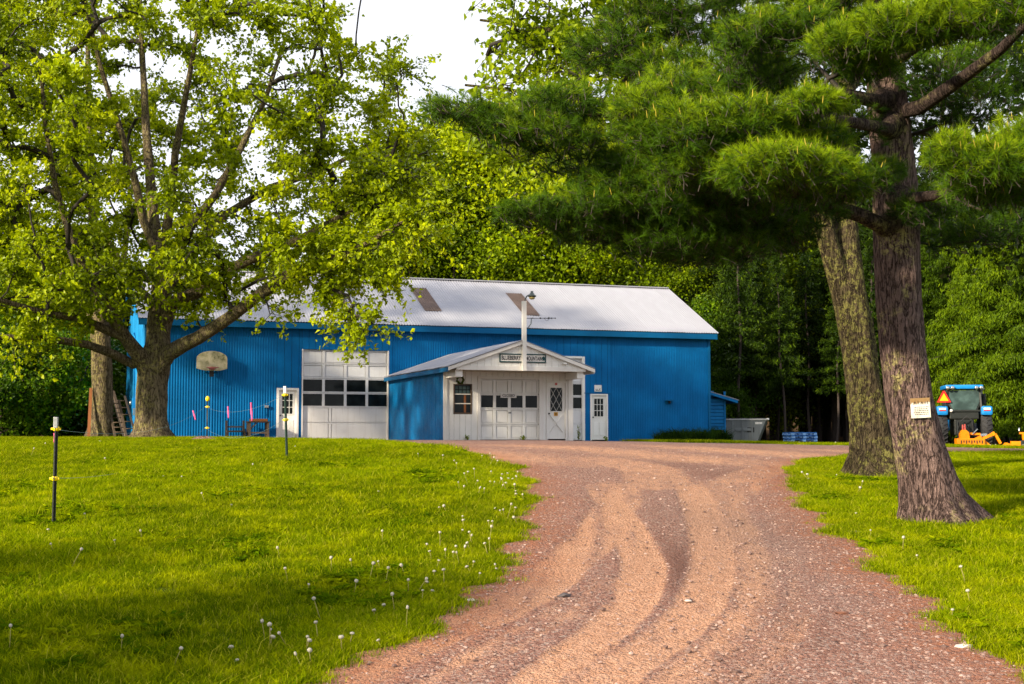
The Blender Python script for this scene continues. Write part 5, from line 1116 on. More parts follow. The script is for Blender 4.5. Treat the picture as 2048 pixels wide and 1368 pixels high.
# twig behind each tuft, needles around it
K = 60; ntpl = 8; tpl = []
for _ in range(ntpl):
    th = np.abs(rng.normal(0, .8, K)).clip(.05, 1.9); ph = rng.uniform(0, 2 * math.pi, K); L = rng.uniform(.07, .115, K); b0 = rng.uniform(-.10, .02, K)
    d = np.stack([np.sin(th) * np.cos(ph), np.sin(th) * np.sin(ph), np.cos(th)], -1); sd = unit(np.cross(d, rng.normal(size=(K, 3)))) * .0019
    o = np.stack([np.zeros(K), np.zeros(K), b0], -1); tpl.append(np.stack([o - sd, o + sd, o + d * L[:, None]], 1).reshape(-1, 3))
tpl = np.array(tpl); n = len(C); U = unit(np.cross(D, rng.normal(size=(n, 3)))); W_ = np.cross(D, U)
Rm = np.stack([U, W_, D], -1) * rng.uniform(.8, 1.25, n)[:, None, None]; idx = rng.integers(0, ntpl, n)
NV = np.einsum('nij,nkj->nki', Rm, tpl[idx]) + C[:, None, :]; tipw = np.tile(np.array([0, 0, .22]), K)
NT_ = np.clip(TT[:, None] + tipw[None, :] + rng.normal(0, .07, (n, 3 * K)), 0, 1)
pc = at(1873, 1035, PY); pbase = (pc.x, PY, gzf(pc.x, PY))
pine = add_tree('white_pine', 'leaning white pine with lichened bark carrying a worn notice', 'tree', pbase, pt, M['bark_pine'], M['needle_pine'], None, 40, .62, None, M['bark_limb_shaded'], .03, 4)
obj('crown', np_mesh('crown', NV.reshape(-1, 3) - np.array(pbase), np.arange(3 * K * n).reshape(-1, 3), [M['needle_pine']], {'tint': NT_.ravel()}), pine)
tw = [tube_arr([c - d * .16 + np.array([0, 0, -.02]), c - d * .07, c + d * .02], [.005, .004, .003], 3) for c, d in zip(C, D)]
o_ = 0; Vs, Fs = [], []
for V, Fq in tw: Vs.append(V); Fs.append(Fq + o_); o_ += len(V)
obj('twigs', np_mesh('twigs', np.concatenate(Vs) - np.array(pbase), np.concatenate(Fs), [M['wood_dark']]), pine)['kind'] = 'stuff'
# candles: pale new shoots on a share of the tufts
sel = np.nonzero(rng.uniform(size=n) < .03)[0]; Vs, Fs = [], []; o_ = 0
for i_ in sel:
    d = unit(D[i_] * .4 + np.array([0, 0, 1.0])); V, Fq = tube_arr([C[i_] + d * .02, C[i_] + d * .06, C[i_] + d * .10], [.004, .005, .002], 4); Vs.append(V); Fs.append(Fq + o_); o_ += len(V)
M['candle'] = simple('pine_candle', (.38, .30, .03), .7)
obj('new_shoots', np_mesh('new_shoots', np.concatenate(Vs) - np.array(pbase), np.concatenate(Fs), [M['candle']]), pine)['kind'] = 'stuff'
# worn notice nailed to the pine
sg = at(1841, 816, PY - .315); notice = thing('notice', 'worn white notice with rusty top nailed to the pine trunk', 'sign', sg, R(3)); notice.rotation_euler = (0, R(-3), R(4))
def notice_mat():
    t = NT('worn_notice_paint'); v = t.coord('Object'); sx = t.n('ShaderNodeSeparateXYZ'); t.l(v, sx.inputs[0]); n = t.noise(v, 22, 6, .7); n2 = t.noise(v, 7, 4)
    h = t.math('ADD', sx.outputs['Z'], t.math('MULTIPLY', n, .11)); c = t.mix(t.ramp(n2, .4, .7), (.72, .70, .66), (.55, .50, .43)); c = t.mix(t.ramp(h, .098, .125), c, t.mix(n, (.16, .085, .03), (.38, .24, .10)))
    c = t.mix(t.ramp(n2, .62, .7, 0, .5), c, (.33, .22, .12)); return t.pbr(c, .7, t.bump(n, .2, .01))
M['notice'] = notice_mat(); MB().box(-.122, .122, -.006, .006, -.122, .122, b=.003).build('board', M['notice'], notice)
m = MB()
for row, z in enumerate((.012, -.010, -.032, -.055, -.078)):
    x = -.09 + rng.uniform(0, .02)
    while x < .085: w_ = rng.uniform(.008, .03); m.box(x, min(.095, x + w_), -.0075, -.006, z - .004, z + .004); x += w_ + rng.uniform(.005, .012)
m.build('print', M['ink'], notice)
m = MB()
for x in np.linspace(-.085, .085, 7): m.bar((x, -.0072, .045), (x + rng.uniform(-.015, .015), -.0072, .085 + rng.uniform(-.012, .012)), .009, .002)
m.build('worn_heading', M['wood_dark'], notice)

# ------------------------------------------------------------------ woodland behind: a few kinds, copied tree by tree
def proto_broadleaf(seed, H, R_, nb_, nl, size, leafm, zb, barkm=None):
    global rng
    keep_ = rng; rng = np.random.default_rng(seed); T = Tree(); bend = rng.normal(size=2) * .4
    pts = [(bend[0] * t * t, bend[1] * t * t, H * .82 * t - .1) for t in np.linspace(0, 1, 9)]; T.seed(pts, [.022 * H * (1 - .85 * t) for t in np.linspace(0, 1, 9)], -1, .5)
    A = []
    while len(A) < nb_:
        v = rng.normal(size=3); v /= np.linalg.norm(v); f = rng.uniform(.3, 1) ** .4; z = zb + (H - zb) * (.5 + .5 * v[2] * f); prof = math.sin(math.pi * min(.98, max(.06, (z - zb) / (H - zb) * .85 + .12))) ** .6
        A.append(np.array([v[0] * f * R_ * prof * rng.uniform(.75, 1.2), v[1] * f * R_ * prof * rng.uniform(.75, 1.2), z]))
    T.grow(A, .1, .8, zb * .4).radii(.02); fol = T.foliage(nl, 1.25 * R_ / 4.5, size, .4, .6, True, .28); W_ = T.wood(8, 4); rng = keep_
    return W_, fol
def mk_proto(name, label, cat, W_, fol, barkm, leafm, group):
    t_ = thing(name, label, cat, (0, -300, 0), 0, group); mains, grown = W_; Vs = [mains[0][0], grown[0]] ; Fs = [mains[0][1], grown[1] + len(mains[0][0])]
    obj('trunk', np_mesh('trunk', np.concatenate(Vs), np.concatenate(Fs), [barkm], smooth_=True), t_); obj('crown', np_mesh('crown', fol[0], fol[1], [leafm], {'tint': fol[2]}), t_); return t_
def proto_spruce(seed, H, R_, zb, dens, hang, size, leafless=0.0):
    g = np.random.default_rng(seed); C, AX, T = [], [], []; Vs, Fs, o = [], [], 0
    V, Fq = tube_arr([(0, 0, z) for z in np.linspace(-.1, H, 12)], np.linspace(.011 * H + .03, .015, 12), 8); Vs.append(V); Fs.append(Fq); o = len(V); z = zb
    while z < H - .3:
        f = (z - zb) / (H - zb); L0 = R_ * (1 - f) ** .8 * (.75 + .25 * math.sin(min(1, f * 6 + .25) * math.pi / 2)); nb_ = int(5 + 2 * (1 - f)); ph = g.uniform(0, 6.28)
        for b in range(nb_):
            a = ph + 2 * math.pi * b / nb_ + g.normal(0, .2); L = L0 * g.uniform(.65, 1.15) + .15; dr = np.array([math.cos(a), math.sin(a), 0]); t = np.linspace(0, 1, 6)
            zz = z + L * (.12 * t - .45 * t ** 2 + .16 * t ** 3) + g.normal(0, .05); P = dr[None] * (L * t)[:, None] + np.stack([0 * t, 0 * t, zz], -1)
            V, Fq = tube_arr(P, np.linspace(.012 + .006 * L, .004, 6), 3); Vs.append(V); Fs.append(Fq + o); o += len(V)
            k = int(dens * L) + 4; u = g.uniform(.12, 1, k) ** .7; side = np.array([-dr[1], dr[0], 0]); base = np.stack([np.interp(u, t, P[:, i_]) for i_ in range(3)], -1)
            w = g.normal(0, .16 * L * (1.1 - u * .6), k); base = base + side[None] * w[:, None]; base[:, 2] -= np.abs(w) * .25
            drop = g.uniform(0, 1, k) * hang; c = base + g.normal(0, .09, (k, 3)); c[:, 2] -= drop * .5; C.append(c); ax = dr[None] * .5 + side[None] * np.sign(w)[:, None] * .45 + np.array([0, 0, -1.0])[None] * (.25 + 2.2 * hang); AX.append(ax + g.normal(0, .55, (k, 3)))
            T.append(np.clip(.15 + .55 * u + g.normal(0, .15, k) - .2 * (drop > hang * .6), 0, 1))
        z += .34 + .30 * (1 - f) * g.uniform(.7, 1.3)
    C = np.concatenate(C); V, Fq = leaf_cloud(C, size, .05, .4, np.concatenate(AX), .26, .05); return (np.concatenate(Vs), np.concatenate(Fs)), (V, Fq, np.repeat(np.concatenate(T), 4))
def mk_spruce(name, label, cat, W_, fol, leafm, group):
    t_ = thing(name, label, cat, (0, -300, 0), 0, group); obj('trunk', np_mesh('trunk', W_[0], W_[1], [M['bark_spruce']], smooth_=True), t_); obj('crown', np_mesh('crown', fol[0], fol[1], [leafm], {'tint': fol[2]}), t_); return t_

G_B, G_S, G_U, G_H = 'broadleaf trees behind the barn', 'spruces in the dark wood', 'understorey bushes at the wood edge', 'weeping spruces behind the tractor'
protoB = [mk_proto('woodland_tree', 'bright green broadleaf tree standing in the wood behind the barn', 'tree', *proto_broadleaf(s_, 17, 4.6, 105, 400, .20, None, zb_), M['bark_far'], M['leaf_far'], G_B) for s_, zb_ in ((11, 2.0), (12, 3.4), (13, 1.2))]
protoS = [mk_spruce('spruce_tree', 'dark spruce with bare lower trunk in the wood right of the barn', 'tree', *proto_spruce(s_, h_, r_, zb_, 190, .30, .185), M['needle_spruce'], G_S) for s_, h_, r_, zb_ in ((21, 18, 3.3, 2.7), (22, 16, 2.9, 3.4))]
protoH = [mk_spruce('weeping_spruce', 'light green weeping spruce with low hanging boughs behind the tractor', 'tree', *proto_spruce(s_, h_, r_, zb_, 330, .75, .20), M['needle_hemlock'], G_H) for s_, h_, r_, zb_ in ((31, 15, 4.4, 1.7),)]
protoU = [mk_proto('understorey_bush', 'leafy understorey bush at the shaded wood edge', 'bush', *proto_broadleaf(s_, h_, r_, 50, 280, .17, None, .2), M['bark_far'], M['leaf_shrub'], G_U) for s_, h_, r_ in ((41, 5.2, 2.6), (42, 7.0, 2.9))]
used_ = set()
def plant(protos, x, y, sc, rz=None):
    k = int(rng.integers(0, len(protos))); pr = protos[k]
    if id(pr) in used_: t_ = copy_tree(pr)
    else: used_.add(id(pr)); t_ = pr
    t_.location = (x, y, gzf(x, y) - .05); t_.rotation_euler = (0, 0, rng.uniform(0, 6.28) if rz is None else rz); t_.scale = (sc * rng.uniform(.92, 1.08),) * 2 + (sc,); return t_
def px_x(px, Y): return (px - 1024) / F_PX * Y
def lab_(t_, l, gr): t_['label'] = l; t_['group'] = gr
# behind the barn
for px, Y, sc in ((470, 80, .62), (560, 84, .66), (640, 79, .64), (735, 83, .74), (830, 79, 1.0), (905, 82, 1.18), (985, 80, 1.2), (1070, 82, 1.22), (1155, 80, 1.14), (1245, 82, 1.12), (1325, 80, 1.05), (1392, 78, .80), (380, 82, .64), (290, 84, .62)): lab_(plant(protoB, px_x(px, Y), Y, sc), 'bright green broadleaf tree rising directly behind the barn roof', 'trees right behind the barn')
for px, Y, sc in ((430, 98, .74), (600, 100, .76), (700, 104, .84), (880, 102, .95), (980, 106, 1.05), (1080, 101, 1.05), (1190, 104, 1.1), (1300, 100, 1.12), (1410, 103, 1.1), (1480, 96, 1.05), (1560, 92, 1.0), (1640, 94, 1.02), (1572, 77, .86), (1505, 80, .8)): lab_(plant(protoB, px_x(px, Y), Y, sc), 'tall broadleaf tree deep in the wood beyond the barn', 'tall trees deep in the wood')
# left wood
for px, Y, sc in ((-160, 74, .8), (-60, 78, .7), (40, 73, .66), (120, 80, .66), (200, 76, .6), (-10, 92, .8), (150, 96, .78)): lab_(plant(protoB, px_x(px, Y), Y, sc), 'broadleaf tree in the wood past the left barn gable', 'trees of the left wood')
for px, Y, sc in ((-110, 62, 1.0), (-50, 64, 1.15), (5, 60.5, .95), (40, 65, 1.2), (75, 61.5, 1.0), (110, 67, 1.2), (140, 69.5, 1.1), (170, 71, 1.2), (200, 72.5, 1.1), (228, 74, 1.2), (60, 70, 1.4), (-20, 70, 1.4), (130, 73, 1.4)): lab_(plant(protoU, px_x(px, Y), Y, sc), 'leafy understorey bush at the wood edge behind the black fence post', 'bushes of the left wood edge')
# right wood
for px, Y, sc in ((1450, 76, 1.0), (1500, 73, .92), (1545, 82, 1.05), (1630, 80, 1.05), (1668, 75, .95), (1712, 79, 1.0), (1745, 74, .9), (1785, 80, 1.05), (1825, 76, 1.0), (1870, 81, 1.05), (1920, 83, 1.0), (1970, 85, 1.05), (2030, 83, 1.0), (2090, 80, 1.0)): plant(protoS, px_x(px, Y), Y, sc)
for row, Y in enumerate((87, 94, 102, 112, 122)):
    for px in np.arange(1400 + 17 * row, 2180, 52 - 4 * row): yy = Y + rng.uniform(-2.5, 2.5); plant(protoS, px_x(px + rng.uniform(-14, 14), yy), yy, rng.uniform(.9, 1.12))
for px, Y, sc in ((1905, 73, .95), (1972, 70, 1.0), (2040, 68.5, 1.0), (2110, 67, 1.0)): plant(protoH, px_x(px, Y), Y, sc)
for px, Y, sc in ((1432, 70, .55), (1440, 72, .9), (1405, 73, 1.05)): lab_(plant(protoU, px_x(px, Y), Y, sc), 'leafy bush behind the barn end by the lean-to', 'bushes behind the lean-to')
# added trees, unseen beyond the left frame edge, to shade the near lawn
for x, y, sc in ((-14.5, .8, .50), (-20.0, 1.2, .56)): lab_(plant(protoB, x, y, sc), 'unseen broadleaf tree added to shade the near lawn', 'unseen trees added for shade')
# slim bare trunks in the dark wood
bt_ = None
for j, px in enumerate((1478, 1512, 1556, 1570, 1618, 1642, 1672, 1694, 1702, 1738, 1760, 1996, 2012)):
    Y = 69.5 + (j * 37 % 11) * .7; x = px_x(px, Y); ln = rng.normal(0, .12)
    if bt_ is None:
        bt_ = thing('slim_trunk_tree', 'slim bare-trunked young spruce at the front of the dark wood', 'tree', (0, 0, 0), 0, 'slim trunks in the dark wood')
        V, Fq = tube_arr([(.05 * math.sin(z), .04 * math.cos(z * 1.3), z) for z in np.linspace(-.1, 9, 14)], np.linspace(.085, .04, 14), 7); obj('trunk', np_mesh('trunk', V, Fq, [M['bark_spruce']], smooth_=True), bt_)
        W_, fol = proto_spruce(55, 10.5, 1.6, 3.4, 110, .25, .19); obj('crown', np_mesh('crown', fol[0], fol[1], [M['needle_spruce']], {'tint': fol[2]}), bt_); t_ = bt_
    else: t_ = copy_tree(bt_)
    t_.location = (x, Y, gzf(x, Y)); t_.rotation_euler = (0, ln * .4, rng.uniform(0, 6.28)); t_.scale = (rng.uniform(.8, 1.2),) * 2 + (rng.uniform(.85, 1.1),)
# shaded broadleaf beyond the pine, its dark crown against the sky
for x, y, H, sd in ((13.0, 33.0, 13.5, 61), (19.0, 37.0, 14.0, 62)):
    W_, fol = proto_broadleaf(sd, H, 5.4, 100, 150, .2, None, 4.2); t_ = mk_proto('shaded_tree', 'broadleaf tree with shade-darkened leaves beyond the white pine' if sd == 61 else 'broadleaf tree with shade-darkened leaves on the right lawn past the pine', 'tree', W_, fol, M['bark_far'], M['leaf_dark'], 'dark trees on the right lawn'); t_.location = (x, y, gzf(x, y) - .05)

# ------------------------------------------------------------------ grass, stones, dandelions, weeds
def grass_mat(name, a, b, c_):
    t = NT(name); p = t.coord('World'); n = t.noise(t.coord('World', (1, .55, 1)), .30, 5, .6); n2 = t.noise(p, 1.9, 5, .65); oi = t.n('ShaderNodeObjectInfo').outputs['Random']; tip = t.attr('tip')
    c = t.mix(t.ramp(n, .38, .62), a, b); c = t.mix(t.ramp(n2, .45, .68, 0, .85), c, c_); c = t.mix(t.ramp(n2, .5, .34, 0, .5), c, mul(a, .7)); c = t.mix(t.math('MULTIPLY', t.ramp(t.attr('dry'), .93, .96), .8), c, (.33, .26, .07)); c = t.mix(t.math('MULTIPLY', oi, .25), c, mul(a, .7))
    c = t.mix(t.ramp(tip, 0, 1, .0, .22), c, mul(c_, 1.0)); c = t.mix(t.ramp(t.attr('dry'), .0, .5, .55, 0), c, mul(a, .45)); c = t.mix(t.ramp(t.attr('dry'), .55, .92, 0, .4), c, mul(c_, 1.2))
    d = t.n('ShaderNodeBsdfDiffuse'); t.l(c, d.inputs[0]); tr_ = t.n('ShaderNodeBsdfTranslucent'); t.l(c, tr_.inputs[0]); mx = t.n('ShaderNodeMixShader'); mx.inputs[0].default_value = .38; t.l(d.outputs[0], mx.inputs[1]); t.l(tr_.outputs[0], mx.inputs[2]); t.l(mx.outputs[0], t.out.inputs[0]); return t.m
M['grass'] = grass_mat('lawn_grass', (.05, .11, .0015), (.16, .25, .0015), (.40, .43, .003))
M['daylily'] = grass_mat('daylily_leaf', (.012, .035, .006), (.02, .055, .008), (.05, .10, .012))
def blades(n, half, hmin, hmax, w, lean=.5, round_=False):
    if round_: a = rng.uniform(0, 6.28, n); r_ = half * np.sqrt(rng.uniform(0, 1, n)); x, y = r_ * np.cos(a), r_ * np.sin(a)
    else: x, y = rng.uniform(-half, half, n), rng.uniform(-half, half, n)
    h = rng.uniform(hmin, hmax, n) * rng.uniform(.6, 1, n); a = rng.uniform(0, 6.28, n); la = rng.uniform(0, 6.28, n); ll = lean * h * rng.uniform(.1, 1, n); ww = w * rng.uniform(.6, 1.3, n)
    s = np.stack([np.cos(a) * ww, np.sin(a) * ww, 0 * a], -1) * .5; B = np.stack([x, y, 0 * x - .01], -1); dl = np.stack([np.cos(la) * ll, np.sin(la) * ll, 0 * a], -1); up = np.array([0, 0, 1.0])
    Mi = B + up * (h * .55)[:, None] + dl * .3; Ti = B + up * (h * (1 - .25 * lean))[:, None] + dl
    V = np.stack([B - s, B + s, Mi + s * .8, Mi - s * .8, Ti], 1).reshape(-1, 3); o = np.arange(n)[:, None] * 5
    Fq = np.concatenate([o + np.array([[0, 1, 2]]), o + np.array([[0, 2, 3]]), o + np.array([[3, 2, 4]])]).reshape(-1, 3)
    return V, Fq, np.tile([0, 0, .5, .5, 1.0], n), np.repeat(rng.uniform(0, 1, n), 5)
def scatter_object(name, tpls, pts, sc, rz, kinds, mat, label, cat=None):
    """one object: template pieces plus bare points, instanced on the points by geometry nodes"""
    Vs, Fs, tip, dry, tid, scs, rzs = [], [], [], [], [], [], []; o = 0
    for k, (V, Fq, tp, dr) in enumerate(tpls): Vs.append(V); Fs.append(Fq + o); o += len(V); tip.append(tp); dry.append(dr); tid.append(np.full(len(V), k + 1.0)); scs.append(np.ones(len(V))); rzs.append(np.zeros(len(V)))
    n = len(pts); e_ = .25; nxy = (-(gz(pts[:, 0] + e_, pts[:, 1]) - gz(pts[:, 0] - e_, pts[:, 1])) / (2 * e_), -(gz(pts[:, 0], pts[:, 1] + e_) - gz(pts[:, 0], pts[:, 1] - e_)) / (2 * e_)); Vs.append(pts); tip.append(np.zeros(n)); dry.append(np.zeros(n)); tid.append(-(kinds + 1.0)); scs.append(sc); rzs.append(rz); cat_ = np.concatenate
    me = np_mesh(name, cat_(Vs), cat_(Fs), [mat], {'tip': cat_(tip), 'dry': cat_(dry), 'tid': cat_(tid), 'psc': cat_(scs), 'prz': cat_(rzs), 'gnx': cat_([np.zeros(o), nxy[0]]), 'gny': cat_([np.zeros(o), nxy[1]])}); ob = obj(name, me); ob['kind'] = 'stuff'; ob['label'] = label
    ng = bpy.data.node_groups.new(name + '_scatter', 'GeometryNodeTree'); ng.interface.new_socket('Geometry', in_out='INPUT', socket_type='NodeSocketGeometry'); ng.interface.new_socket('Geometry', in_out='OUTPUT', socket_type='NodeSocketGeometry')
    N = ng.nodes.new; gi, go = N('NodeGroupInput'), N('NodeGroupOutput'); jn = N('GeometryNodeJoinGeometry')
    def named(nm): x = N('GeometryNodeInputNamedAttribute'); x.data_type = 'FLOAT'; x.inputs['Name'].default_value = nm; return x.outputs['Attribute']
    def pick(v):
        cmp_ = N('FunctionNodeCompare'); cmp_.data_type = 'FLOAT'; cmp_.operation = 'EQUAL'; ng.links.new(named('tid'), cmp_.inputs['A']); cmp_.inputs['B'].default_value = v; cmp_.inputs['Epsilon'].default_value = .01
        s = N('GeometryNodeSeparateGeometry'); s.domain = 'POINT'; ng.links.new(gi.outputs[0], s.inputs['Geometry']); ng.links.new(cmp_.outputs['Result'], s.inputs['Selection']); return s.outputs['Selection']
    for k in range(len(tpls)):
        iop = N('GeometryNodeInstanceOnPoints'); ng.links.new(pick(-(k + 1.0)), iop.inputs['Points']); ng.links.new(pick(k + 1.0), iop.inputs['Instance'])
        cx = N('ShaderNodeCombineXYZ'); ng.links.new(named('prz'), cx.inputs['Z'])
        nv = N('ShaderNodeCombineXYZ'); ng.links.new(named('gnx'), nv.inputs['X']); ng.links.new(named('gny'), nv.inputs['Y']); nv.inputs['Z'].default_value = 1.0
        al = N('FunctionNodeAlignRotationToVector'); al.axis = 'Z'; ng.links.new(cx.outputs[0], al.inputs['Rotation']); ng.links.new(nv.outputs[0], al.inputs['Vector']); ng.links.new(al.outputs[0], iop.inputs['Rotation'])
        ng.links.new(named('psc'), iop.inputs['Scale']); ng.links.new(iop.outputs[0], jn.inputs[0])
    ng.links.new(jn.outputs[0], go.inputs[0]); md = ob.modifiers.new('scatter', 'NODES'); md.node_group = ng; return ob

def in_view(x, y, m=3.0): return (np.abs(x) < .375 * y + m) & (y > 6.5)
trunks = [(pbase[0], pbase[1], .62), (oc.x, OY, .55), (mc.x, MY, .6), (sc_.x, SY, .45)]
def free(x, y):
    ok = np.ones(len(x), bool)
    for a_, b_, r_ in trunks: ok &= np.hypot(x - a_, y - b_) > r_
    dx, dy_ = x - B0.x, y - B0.y; u = dx * CT + dy_ * ST; v = -dx * ST + dy_ * CT
    ok &= ~((u > -.1) & (u < BLEN + .1) & (v > -.35) & (v < BDEP)); ok &= ~((u > AU0 - .3) & (u < AU1 + .3) & (v > VF - .5) & (v < 0)); return ok
g = .5; X, Y = np.meshgrid(np.arange(-26, 32, g), np.arange(6.5, 68, g)); x = (X + rng.uniform(-.2, .2, X.shape)).ravel(); y = (Y + rng.uniform(-.2, .2, Y.shape)).ravel()
ins = drive_in(x, y); ok = (ins < -.42) & in_view(x, y) & free(x, y); x, y = x[ok], y[ok]; n1 = len(x)
big = [blades(1600, .42, .04, .15, .0085, .9) for _ in range(3)]; kinds1 = rng.integers(0, 3, n1); lush = 1 + .35 * smooth(22, 32, y) + .25 * np.sin(x * .8) * np.sin(y * .6); s1_ = lush * rng.uniform(.85, 1.15, n1)
ye = 6.5 + 40 * rng.uniform(0, 1, 44000) ** 1.25; de = rng.uniform(-.75, .35, 44000); xe = np.where(rng.uniform(size=44000) < .5, xl(ye) + de, xr(ye) - de); d = drive_in(xe, ye); pr = np.where(d < -.08, 1.0, .55 * np.exp(-np.clip(d, 0, 1) / .05)); ok = (d > -.80) & (d < .35) & (rng.uniform(size=len(d)) < pr) & in_view(xe, ye) & free(xe, ye); xe, ye, d = xe[ok], ye[ok], d[ok]; n2 = len(xe)
tuft = [blades(44, .11, .04, .12, .006, .8, True) for _ in range(3)]; kinds2 = rng.integers(3, 6, n2)
xt, yt = rng.uniform(-24, 30, 60000), rng.uniform(7, 66, 60000); ok = (drive_in(xt, yt) < -.4) & in_view(xt, yt) & free(xt, yt) & (rng.uniform(size=len(xt)) < .25 + .75 * (np.sin(xt * 1.3 + 2) * np.sin(yt * 1.1) > .2)); xt, yt = xt[ok], yt[ok]; n3 = len(xt)
tall = [blades(30, .09, .10, .26, .006, .8, True) for _ in range(2)]; kinds3 = rng.integers(6, 8, n3)
def rosette(k_, r_):
    a = rng.uniform(0, 6.28, k_); l_ = r_ * rng.uniform(.6, 1, k_); dr_ = np.stack([np.cos(a), np.sin(a), rng.uniform(.25, .9, k_)], -1); C = dr_ * (l_ * .55)[:, None]; V, Fq = leaf_cloud(C, r_ * .8, 1.2, .1, dr_, .34, .08); Ft = np.concatenate([Fq[:, [0, 1, 2]], Fq[:, [0, 2, 3]]]); return V, Ft, np.full(len(V), .1), np.repeat(rng.uniform(0, .45, k_), 4)
ros = [rosette(16, .15), rosette(40, .12)]; n4 = 3600; xw, yw = rng.uniform(-20, 14, 40000), rng.uniform(7, 40, 40000); ok = (drive_in(xw, yw) < -.1) & (drive_in(xw, yw) > -14) & in_view(xw, yw) & free(xw, yw) & (np.sin(xw * 1.7 + 1) * np.sin(yw * 1.3 + .4) + .35 * np.sin(xw * 4.1) > .45); xw, yw = xw[ok][:n4], yw[ok][:n4]; n4 = len(xw); kinds4 = rng.integers(8, 10, n4)
px_, py_ = np.concatenate([x, xe, xt, xw]), np.concatenate([y, ye, yt, yw])
scl = np.concatenate([s1_, rng.uniform(.7, 1.3, n2) * (1 - .4 * np.clip(d / .35, 0, 1)), rng.uniform(.6, 1.05, n3), rng.uniform(.6, 1.3, n4)])
scatter_object('grass', big + tuft + tall + ros, np.stack([px_, py_, gz(px_, py_)], -1), scl, rng.uniform(0, 6.28, len(px_)), np.concatenate([kinds1, kinds2, kinds3, kinds4]).astype(float), M['grass'], 'bright green lawn grass on both sides of the driveway')
# stones on the driveway
def stone_tpl():
    bm = bmesh.new(); bmesh.ops.create_icosphere(bm, subdivisions=1, radius=1)
    for v in bm.verts: v.co *= rng.uniform(.65, 1.2); v.co.z *= .6
    bm.verts.index_update(); V = np.array([v.co[:] for v in bm.verts]); Fq = np.array([[v.index for v in f.verts] for f in bm.faces]); bm.free(); return V, Fq, np.zeros(len(V)), np.zeros(len(V))
def stone_mat():
    t = NT('drive_stone'); oi = t.n('ShaderNodeObjectInfo').outputs['Random']; c = t.mix(t.ramp(oi, 0, .5), (.12, .075, .065), (.27, .18, .155)); c = t.mix(t.ramp(oi, .6, 1), c, (.36, .26, .23)); return t.pbr(c, .9, None, 0, .15)
M['stone'] = stone_mat()
xs_, ys_ = [], []
while len(xs_) < 36000:
    yy = 7.5 + 24 * rng.uniform() ** 1.9; a_, b_ = float(xl(yy)), float(xr(yy)); b_ = min(b_, a_ + 7); t_ = rng.uniform()
    if rng.uniform() < .35: t_ = rng.beta(5, 2.2)
    xs_.append(a_ + (b_ - a_) * t_); ys_.append(yy)
xs_, ys_ = np.array(xs_), np.array(ys_); lat = np.array([light[min(nr - 1, int(np.searchsorted(dy, b)))][min(nc - 1, max(0, int((a - xl(b)) / (xr(b) - xl(b)) * (nc - 1))))] for a, b in zip(xs_, ys_)]); ok = rng.uniform(size=len(xs_)) > lat * .8
xs_, ys_ = xs_[ok], ys_[ok]; ss = rng.gamma(2.0, .0034, len(xs_)).clip(.004, .034)
scatter_object('gravel', [stone_tpl() for _ in range(4)], np.stack([xs_, ys_, gz(xs_, ys_) + .012], -1), ss, rng.uniform(0, 6.28, len(xs_)), rng.integers(0, 4, len(xs_)).astype(float), M['stone'], 'loose reddish grey gravel scattered over the driveway')
# larger loose stones, one by one
for lb, px, py, s_ in (('flat dark stone lying at the drive edge below the pine', 1712, 1069, .085), ('pale stone lying in the drive near its right edge', 1926, 1298, .05), ('small dark clod lying between the wheel tracks', 1127, 1196, .05), ('white pebble on the left wheel track', 1376, 1207, .03), ('pale flat stone beside the left grass edge', 941, 1205, .04), ('reddish clod on the right side of the drive', 1683, 1232, .05)):
    q = on_ground(px, py); V, Fq, _, _ = stone_tpl(); o = obj('stone', np_mesh('stone', V * np.array([s_ * 1.4, s_, s_ * .7]), Fq, [simple('loose_stone', (.07, .06, .065) if 'dark' in lb else ((.2, .09, .06) if 'red' in lb else (.5, .44, .4)), .9)])); o.location = (q.x, q.y, q.z + .02); tag(o, lb, 'stone')

# dandelion clocks
def puff_mat():
    t = NT('dandelion_down'); v = t.coord('Object'); n = t.noise(v, 130, 3); return t.pbr(t.mix(n, (.34, .31, .24), (.52, .49, .41)), .9, t.bump(n, .8, .01), 0, .1)
M['puff'] = puff_mat(); M['stem'] = simple('dandelion_stem', (.22, .20, .04), .7)
def dandelion(h, r_):
    m = MB().tube([(0, 0, -.02), (.006, .004, h * .5), (.0, .01, h)], .0032, 5, 0)
    bm = bmesh.new(); bmesh.ops.create_icosphere(bm, subdivisions=2, radius=r_)
    for v in bm.verts: v.co *= rng.uniform(.82, 1.1); v.co += Vector((0, .01, h + r_ * .7))
    bm.verts.index_update(); m.add([tuple(v.co) for v in bm.verts], [[v.index for v in f.verts] for f in bm.faces], 1, True); bm.free(); return m.mesh('dandelion', [M['stem'], M['puff']])
dp_ = [dandelion(h, r_) for h, r_ in ((.11, .015), (.14, .014), (.09, .016), (.17, .0135))]
spots = [(p, 'L') for p in [(110, 1110), (97, 1072), (285, 1085), (232, 1100), (142, 1142), (575, 1170), (560, 1120), (616, 1184), (661, 1146), (707, 1146), (770, 1230), (363, 965), (410, 1010), (462, 1018), (330, 960), (170, 1045), (215, 930), (505, 940), (60, 920), (480, 1335), (530, 1300), (612, 1310), (18, 1310), (640, 1290), (90, 900), (200, 890), (240, 893), (590, 900)]]
for _ in range(100):
    yy = 9.3 + 17 * rng.uniform() ** 1.15; off = rng.gamma(1.6, .33); spots.append(((float(xl(yy)) - off + .05, yy), 'LE'))
for _ in range(16): yy = rng.uniform(10.5, 24); spots.append(((float(xr(yy)) + rng.gamma(1.5, .35), yy), 'RE'))
for _ in range(34): xx = rng.uniform(9, 22); spots.append(((xx, 47.2 + .2 * (xx - 9) + rng.uniform(0, 2.2)), 'S'))
